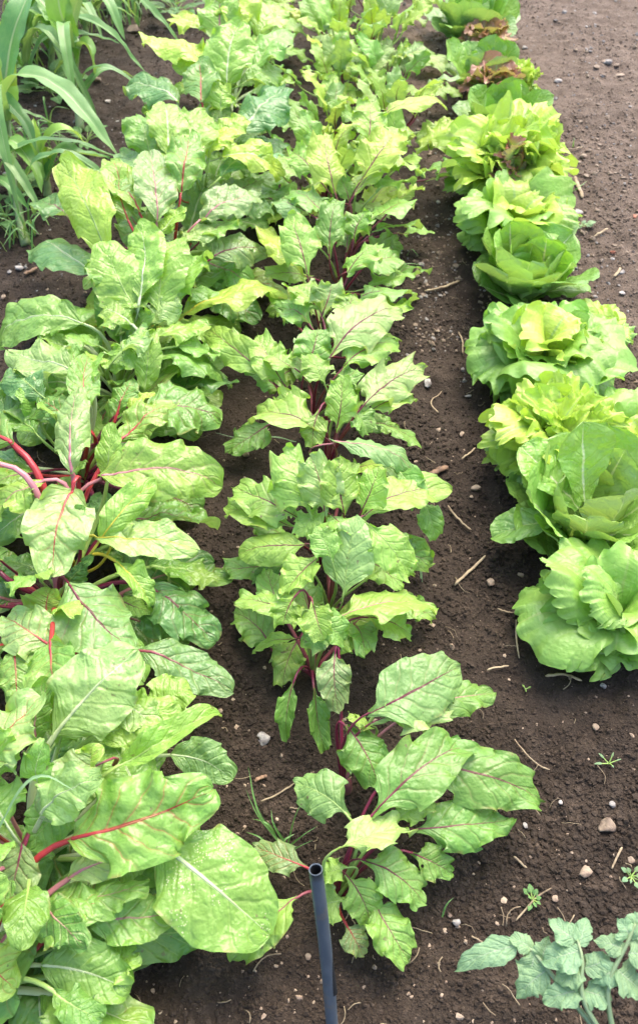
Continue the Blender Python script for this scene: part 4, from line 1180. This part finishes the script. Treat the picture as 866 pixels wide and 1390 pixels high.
lettuce('lettuce', 'pale green lettuce at the right edge beside the lime-green loose-leaf one', 'lettuce', 858, 622, 160, 'frill', 16, 'fffi', sd=15, ruf=.3, rfreq=1.9, el=(14, 75), wr=1.0)
lettuce('lettuce', 'large cos lettuce with upright cupped leaves, nearest of its kind', 'lettuce', 784, 726, 214, 'cos', 20, 'cfffpp', sd=21, el=(12, 74), lr=(1.0, .74), wr=.98, cup=.42, vein='w', res=1.1, hero=[
    (775, 712, .07, 668, 729, .05, 64, 'c', 'n', dict(fold=.5, curl=.5, arch=.10, ruf=.12, warp=.05)),
    (792, 716, .06, 818, 758, .07, 78, 'f', 'n', dict(fold=.2, ruf=.1)),
    (785, 690, .09, 706, 607, .17, 78, 'f', 'w', dict(arch=.04, fold=.25, quilt=.04)),
    (792, 680, .11, 792, 574, .25, 88, 'f', 'w', dict(arch=-.04, fold=.28, quilt=.04)),
])
lettuce('lettuce', 'nearest lettuce, frilly edged with a broad fan leaf spread over the soil', 'lettuce', 826, 850, 200, 'frill', 15, 'ffff', sd=17, ruf=.42, rfreq=2.1, el=(10, 74), wr=.95, res=1.2, hero=[
    (812, 832, .05, 700, 850, .05, 165, 'f', 'n', dict(ruf=.28, rfreq=2.8, fold=.05, curl=.15, tooth=.07)),
    (815, 825, .07, 745, 752, .15, 120, 'f', 'n', dict(ruf=.4)),
    (825, 835, .06, 815, 900, .04, 110, 'f', 'n', dict(ruf=.35)),
    (840, 820, .1, 790, 800, .16, 90, 'f', 'n', dict(ruf=.45)),
])
print('lettuce done')

# ------------------------------------------------------------------ maize, top left
def corn_leaf(p, b, pts, wpx, tint, sd, fold=.5, curl=.35):
    line = catmull(np.array([at(*q) for q in pts]), 30)
    W = wpx * mpp(line[15]) * 1.15
    V, F, uv, mid, T0, N = blade(line, W, 'corn', sd, fold=fold, curl=curl, ruf=.16, rfreq=2.5, tooth=.01, warp=.012, quilt=0, nu=8, nv=40)
    lf = mesh_obj('leaf', V - b, F, M['corn'], p, uv)
    rs = np.random.RandomState(sd)
    settint(lf, jit(TINT[tint], rs, .12), (.34, .44, .2), 0)
def corn(label, base, stem, leaves, sd, rand=6, rl=(.22, .4), wide=22):
    b = at(*base, 0); b[2] = float(ground_z(b[0], b[1]))
    p = empty('maize_plant', b, label, 'maize plant', 'young maize plants in the top left corner')
    P = catmull(np.array([b] + [at(*s) for s in stem]), 24)
    V, F, uv = tube(P, np.linspace(.013, .006, 24) * (1 + .05 * np.sin(np.arange(24))), 12)
    st = mesh_obj('stem', V - b, F, M['corn'], p, uv); settint(st, (.20, .30, .10), (.3, .4, .16), 0)
    for i, (pts, w_, t) in enumerate(leaves): corn_leaf(p, b, pts, w_, t, sd * 50 + i)
    rs = np.random.RandomState(sd)
    for i in range(rand):
        a = i * 2.6 + rs.uniform(-.4, .4); j = int(4 + (i + 1) / (rand + 1) * 19)
        L = rs.uniform(*rl); q0 = P[j]; d = np.array([math.cos(a), math.sin(a), 0])
        pts = np.stack([q0, q0 + d * L * .25 + [0, 0, L * .35], q0 + d * L * .6 + [0, 0, L * .36], q0 + d * L + [0, 0, L * rs.uniform(-.2, .2)]])
        line = catmull(pts, 30)
        V, F, uv, mid, T0, N = blade(line, wide / 1000 * rs.uniform(1.2, 2), 'corn', sd * 70 + i, fold=.5, curl=.35, ruf=.14, rfreq=2.5, tooth=.01, warp=.012, quilt=0, nu=8, nv=36)
        lf = mesh_obj('leaf', V - b, F, M['corn'], p, uv); settint(lf, jit(TINT['kgh'[i % 3]], rs, .15), (.34, .44, .2), 0)
corn('nearest maize plant with a long arching leaf pointing at the chard', (36, 335), [(24, 275, .06), (14, 190, .15), (8, 120, .23)], [
    ([(8, 125, .24), (25, 100, .30), (62, 108, .30), (105, 142, .27), (163, 214, .17)], 30, 'h'),
    ([(8, 118, .24), (16, 60, .33), (30, 15, .40), (52, -40, .46)], 40, 'k'),
    ([(10, 140, .2), (2, 100, .27), (-20, 70, .32), (-50, 80, .3)], 34, 'l'),
    ([(15, 200, .14), (-10, 170, .2), (-40, 190, .2)], 30, 'g'),
    ([(22, 260, .07), (50, 225, .13), (60, 250, .09)], 16, 'g'),
    ([(8, 118, .24), (-5, 60, .33), (-30, 0, .42)], 36, 'y'),
], 1, rand=3)
corn('tall maize plant behind with drooping blue-green leaves over stony soil', (110, 178), [(104, 130, .07), (98, 80, .15), (94, 45, .21)], [
    ([(95, 50, .2), (110, -10, .32), (140, -5, .36), (170, 54, .27)], 26, 'h'),
    ([(98, 80, .15), (85, 45, .22), (62, 20, .26), (45, 40, .22)], 30, 'g'),
    ([(104, 115, .09), (112, 62, .18), (124, 75, .17), (128, 108, .1)], 24, 'g'),
    ([(106, 135, .06), (135, 98, .12), (160, 95, .11), (182, 106, .05)], 13, 'k'),
    ([(95, 50, .2), (80, 0, .3), (90, -60, .4)], 34, 'l'),
    ([(96, 60, .19), (50, -5, .28), (20, -10, .28)], 34, 'h'),
    ([(103, 112, .1), (90, 85, .16), (75, 100, .13)], 22, 'l'),
], 2, rand=3)
corn('short yellowish maize plant between the two taller ones', (66, 268), [(64, 245, .04), (62, 220, .08)], [
    ([(62, 235, .06), (58, 205, .12), (75, 180, .17), (98, 178, .17), (118, 196, .12)], 26, 'l'),
    ([(64, 245, .05), (82, 205, .12), (110, 208, .12), (150, 214, .07)], 22, 'k'),
    ([(62, 235, .06), (50, 195, .13), (46, 160, .17)], 18, 'l'),
    ([(62, 235, .06), (66, 200, .12), (62, 215, .1)], 16, 'y'),
], 3, rand=2, rl=(.12, .2), wide=16)
corn('dark maize plant at the top left corner behind the others', (40, 120), [(36, 90, .08), (30, 50, .16)], [
    ([(32, 60, .15), (60, 40, .2), (85, 75, .16)], 20, 'k'),
], 4, rand=6)
corn('small maize plant at the back beside the weeds', (118, 60), [(116, 35, .06), (112, 5, .12)], [
    ([(114, 20, .1), (150, 0, .16), (165, 40, .1)], 18, 'k'),
], 5, rand=5)
corn('maize plant on the left edge among dark weeds', (-40, 235), [(-42, 190, .08), (-44, 140, .16)], [
    ([(-43, 150, .15), (-10, 130, .22), (30, 160, .2), (50, 205, .14)], 24, 'k'),
    ([(-43, 170, .12), (-5, 180, .16), (25, 215, .12)], 20, 'g'),
], 6, rand=4)

corn('slim maize plant between the corner plant and the tall one, leaves crossing', (72, 95), [(70, 60, .08), (66, 20, .16)], [
    ([(67, 30, .15), (40, 0, .24), (10, 40, .22), (0, 70, .16)], 22, 'k'),
    ([(68, 45, .12), (95, 10, .2), (128, 30, .17)], 20, 'g'),
], 7, rand=6)
corn('maize plant low at the left edge with leaves hanging over coarse grass', (-12, 300), [(-14, 255, .07), (-16, 205, .14)], [
    ([(-15, 220, .12), (15, 190, .19), (45, 225, .15), (58, 262, .1)], 22, 'g'),
    ([(-15, 240, .1), (10, 250, .14), (40, 285, .08)], 18, 'k'),
], 8, rand=4)
corn('maize plant at the top edge, right of the tall blue-green one', (150, 18), [(148, -10, .08), (146, -40, .16)], [
    ([(147, -20, .12), (180, -20, .18), (200, 15, .12)], 18, 'k'),
], 9, rand=5)

# ------------------------------------------------------------------ weeds, grass, tomato
def grass(label, px, py, blades, sd, name='grass_tuft', L=(.05, .11), n=0, tint='k', wmm=3.2, cat='grass tuft', spread=.02):
    b = at(px, py, 0); b[2] = float(ground_z(b[0], b[1])) + .002
    rs = np.random.RandomState(sd); Vs, Fs, U, off = [], [], [], 0
    lines = [np.array([at(*q) for q in bl]) for bl in blades]
    for i in range(n):
        a = rs.uniform(0, 6.28); l = rs.uniform(*L); d = np.array([math.cos(a), math.sin(a), 0])
        s0 = b + np.array([rs.uniform(-1, 1), rs.uniform(-1, 1), 0]) * spread
        lines.append(np.stack([s0, s0 + d * l * .25 + [0, 0, l * .6], s0 + d * l * .75 + [0, 0, l * rs.uniform(.3, .8)]]))
    for i, ln in enumerate(lines):
        V, F, uv, *_ = blade(catmull(ln, 14), wmm / 1000 * rs.uniform(.8, 1.4), 'blade', sd * 31 + i, fold=.4, curl=.2, ruf=.03, tooth=0, warp=.01, quilt=0, nu=4, nv=14)
        Vs.append(V); Fs.append(F + off); U.append(uv); off += len(V)
    o = mesh_obj(name, np.concatenate(Vs), np.concatenate(Fs), M['corn'], uv=np.concatenate(U), origin=b)
    settint(o, TINT[tint], (.3, .4, .16), 0)
    return setp(o, label, cat, 'grass tufts and blades on the soil')
grass('grass tuft between the spotted chard leaf and the nearest beetroot', 385, 1150, [
    [(380, 1145, 0), (350, 1100, .05), (337, 1040, .09)], [(388, 1150, 0), (352, 1110, .05), (333, 1070, .08)],
    [(390, 1150, 0), (400, 1110, .05), (412, 1085, .07)], [(385, 1155, 0), (410, 1135, .05), (432, 1120, .06)],
    [(392, 1152, 0), (372, 1120, .05), (368, 1098, .06)], [(388, 1160, 0), (405, 1150, .04), (425, 1140, .05)]], 1, n=5, L=(.03, .07))
grass('single long grass blade crossing the soil towards beetroot leaves', 402, 592, [[(402, 600, .03), (370, 593, .06), (330, 596, .06), (292, 587, .07)]], 2, wmm=4, tint='t', cat='grass blade')
grass('grass blade arching over the white-ribbed chard leaves', 15, 1150, [[(0, 1125, .24), (30, 1070, .28), (60, 1053, .29), (105, 1075, .27)]], 3, wmm=5, tint='t', cat='grass blade')
grass('thin upright grass shoot on the path beside beetroot', 572, 790, [[(572, 790, 0), (571, 765, .02), (573, 738, .04)]], 4, tint='t', cat='grass blade')
grass('curved grass blade near the small white stone', 605, 1240, [[(600, 1245, 0), (606, 1228, .02), (616, 1218, .02)]], 5, tint='k', cat='grass blade')
grass('wispy grass beside the dark red beetroot ribs', 545, 345, [[(527, 345, .0), (536, 320, .03), (545, 312, .04)], [(533, 362, .01), (552, 358, .03), (575, 359, .02)]], 6, n=2, L=(.04, .06), tint='k')
grass('grass blades by the grey stick right of the lettuces', 780, 258, [[(774, 262, 0), (784, 255, .02), (797, 245, .02)], [(777, 200, 0), (778, 192, .02), (779, 186, .03)]], 7, tint='k')
grass('long grass in front of the crinkled lettuce base', 690, 520, [[(690, 540, .01), (692, 520, .04), (700, 500, .06)], [(682, 535, 0), (690, 505, .05), (705, 498, .07)]], 8, tint='t')
grass('coarse grass at the foot of the nearest maize plant', 20, 325, [], 9, n=26, L=(.06, .14), wmm=6, spread=.07)
grass('grass and weeds between the maize stems', 80, 215, [], 10, n=24, L=(.05, .12), wmm=6, spread=.09)
grass('dark grass behind the maize beside the large tan stone', 150, 30, [], 11, n=40, L=(.08, .2), wmm=7, spread=.12)
grass('grass clump at the left edge behind the maize', 10, 200, [], 12, n=36, L=(.08, .18), wmm=7, spread=.13)
grass('tall dark grass in the top left corner', 20, 60, [], 13, n=60, L=(.1, .26), wmm=8, spread=.22)

def weed(label, px, py, wpx, n, sd, tint='k', name='weed', L=None, el=(15, 60), cat='weed', wr=(.5, .75)):
    p, b = plant(name, label, cat, px, py, 'weeds among the vegetables')
    R = wpx * mpp(b) / 2
    rs = np.random.RandomState(sd)
    for i in range(n):
        a = i * 2.4 + rs.uniform(-.3, .3); e = rad(rs.uniform(*el)); d = np.array([math.cos(a) * math.cos(e), math.sin(a) * math.cos(e), math.sin(e)])
        P0 = b + d * R * rs.uniform(.3, .6); P1 = P0 + np.array([d[0], d[1], d[2] * .3]) * R * rs.uniform(.45, .7)
        l = np.linalg.norm(P1 - P0)
        stalked_leaf(p, b, P0, P1, l * rs.uniform(*wr), 'leaflet', M['weed'], jit(TINT[tint], rs, .15), VEIN['n'], 0, seed(), r0=.0012, r1=.0008, res=.5, fold=.2, curl=.4, ruf=.08, tooth=.05, quilt=.01)
weed('round-leaved weed seedling left of the yellow-green lettuce mound', 622, 212, 52, 7, 1, 'g', wr=(.9, 1.1))
weed('grey-green weed seedling right of the mid green frilly lettuce', 784, 312, 40, 9, 2, 't')
weed('creeping weed seedling above the tomato leaves', 722, 1222, 44, 8, 3, 'k', wr=(.6, .85), el=(20, 75))
weed('tiny two-leaved seedling below the nearest frilly lettuce', 713, 936, 16, 3, 4, 'c')
weed('thin straggling weed at the right edge above the tomato plant', 856, 1190, 46, 8, 5, 't')
weed('thin weed sprout by the crooked root fibre', 826, 1036, 40, 5, 6, 't', wr=(.25, .4))
weed('little weed at the foot of the far chard, by the beetroot', 345, 498, 26, 5, 7, 'g')
weed('broad-leaved dark weed at the top edge left of the chard', 240, 25, 110, 22, 8, 'd', el=(20, 75))
weed('dark weed at the top edge behind the large tan stone', 190, 8, 100, 22, 9, 'k', el=(20, 75))
weed('leafy weed behind the maize at the top edge', 130, 5, 110, 20, 10, 'g', el=(20, 75))
weed('dark weed between chard and beetroot at the top edge', 398, 6, 60, 14, 11, 'd', el=(20, 70))
weed('low weed under the maize leaves at the left', 35, 265, 90, 18, 12, 'd', el=(10, 60))
weed('bushy weed under the tall maize plant', 70, 130, 110, 22, 13, 'd', el=(10, 65))
weed('yellow-green weed at the left edge behind the maize', 5, 110, 120, 22, 14, 'g', el=(15, 70))
weed('low dark weed between the stony soil and the maize stems', 120, 195, 70, 14, 16, 'd', el=(10, 60))
weed('leafy weed at the left edge under the low maize plant', 10, 300, 90, 18, 17, 'k', el=(10, 65))
weed('dense weed clump behind the slim maize plant', 60, 60, 130, 26, 18, 'd', el=(15, 70))
weed('seedling under the crinkled lettuce, with pale round leaves', 775, 530, 40, 6, 15, 't', wr=(.8, 1.0))

def tomato():
    b = at(800, 1470, 0); b[2] = float(ground_z(b[0], b[1]))
    p = empty('tomato_plant', b, 'grey-green tomato plant reaching into the bottom right corner', 'tomato plant')
    rs = np.random.RandomState(9)
    top = b + [0, 0, .16]
    V, F, uv = tube(catmull(np.stack([b, b + [.004, 0, .08], top]), 12), .006, 8); s = mesh_obj('stem', V - b, F, M['stalk'], p, uv)
    settint(s, (.2, .28, .12), (.26, .34, .15), 0)
    def comp(tip, side, lw, kids):
        line = catmull(np.array([top] + [at(*q) for q in tip]), 20)
        V, F, uv = tube(line, np.linspace(.0038, .0016, 20), 7)
        lf = mesh_obj('leaf', V - b, F, M['stalk'], p, uv); settint(lf, TINT['t'], (.24, .33, .16), 0)
        for (bx, by, bz, tx, ty, tz, w_) in kids:
            P0, P1 = at(bx, by, bz), at(tx, ty, tz)
            W = w_ * mpp((P0 + P1) / 2)
            V, F, uv, mid, T0, N = blade(arch_line(P0, P1, .10, rs.uniform(-.06, .06)), W, 'leaflet', seed(), fold=.25, curl=.5, ruf=.18, rfreq=2.2, tooth=.2, warp=.05, quilt=.03, nlat=5, nu=16, nv=26)
            q = mesh_obj('leaflet', V - b, F, M['tomato'], lf, uv); settint(q, jit(TINT['t'], rs, .1), (.3, .4, .24), 0)
    comp([(792, 1359, .2), (790, 1304, .22), (783, 1276, .22)], 0, 0, [
        (783, 1278, .22, 745, 1246, .22, 37), (788, 1289, .22, 735, 1304, .2, 44), (786, 1284, .22, 795, 1246, .21, 29),
        (792, 1314, .215, 752, 1329, .2, 42), (793, 1314, .215, 828, 1299, .22, 34), (792, 1344, .2, 735, 1359, .18, 42), (792, 1344, .2, 830, 1359, .2, 39)])
    comp([(765, 1344, .19), (720, 1289, .19), (700, 1282, .18)], 0, 0, [
        (706, 1282, .19, 616, 1318, .15, 35), (722, 1290, .19, 690, 1272, .19, 29), (725, 1294, .19, 712, 1334, .17, 39), (745, 1314, .19, 700, 1354, .16, 42), (735, 1304, .19, 745, 1272, .2, 29)])
    comp([(825, 1344, .21), (850, 1282, .24), (862, 1254, .25)], 0, 0, [
        (855, 1276, .24, 838, 1247, .25, 34), (858, 1269, .24, 885, 1239, .25, 37), (848, 1289, .235, 806, 1276, .23, 29), (852, 1294, .235, 885, 1304, .22, 42), (838, 1316, .225, 870, 1344, .2, 50), (838, 1316, .225, 805, 1332, .21, 37)])
tomato()
print('all done', len(bpy.data.objects))
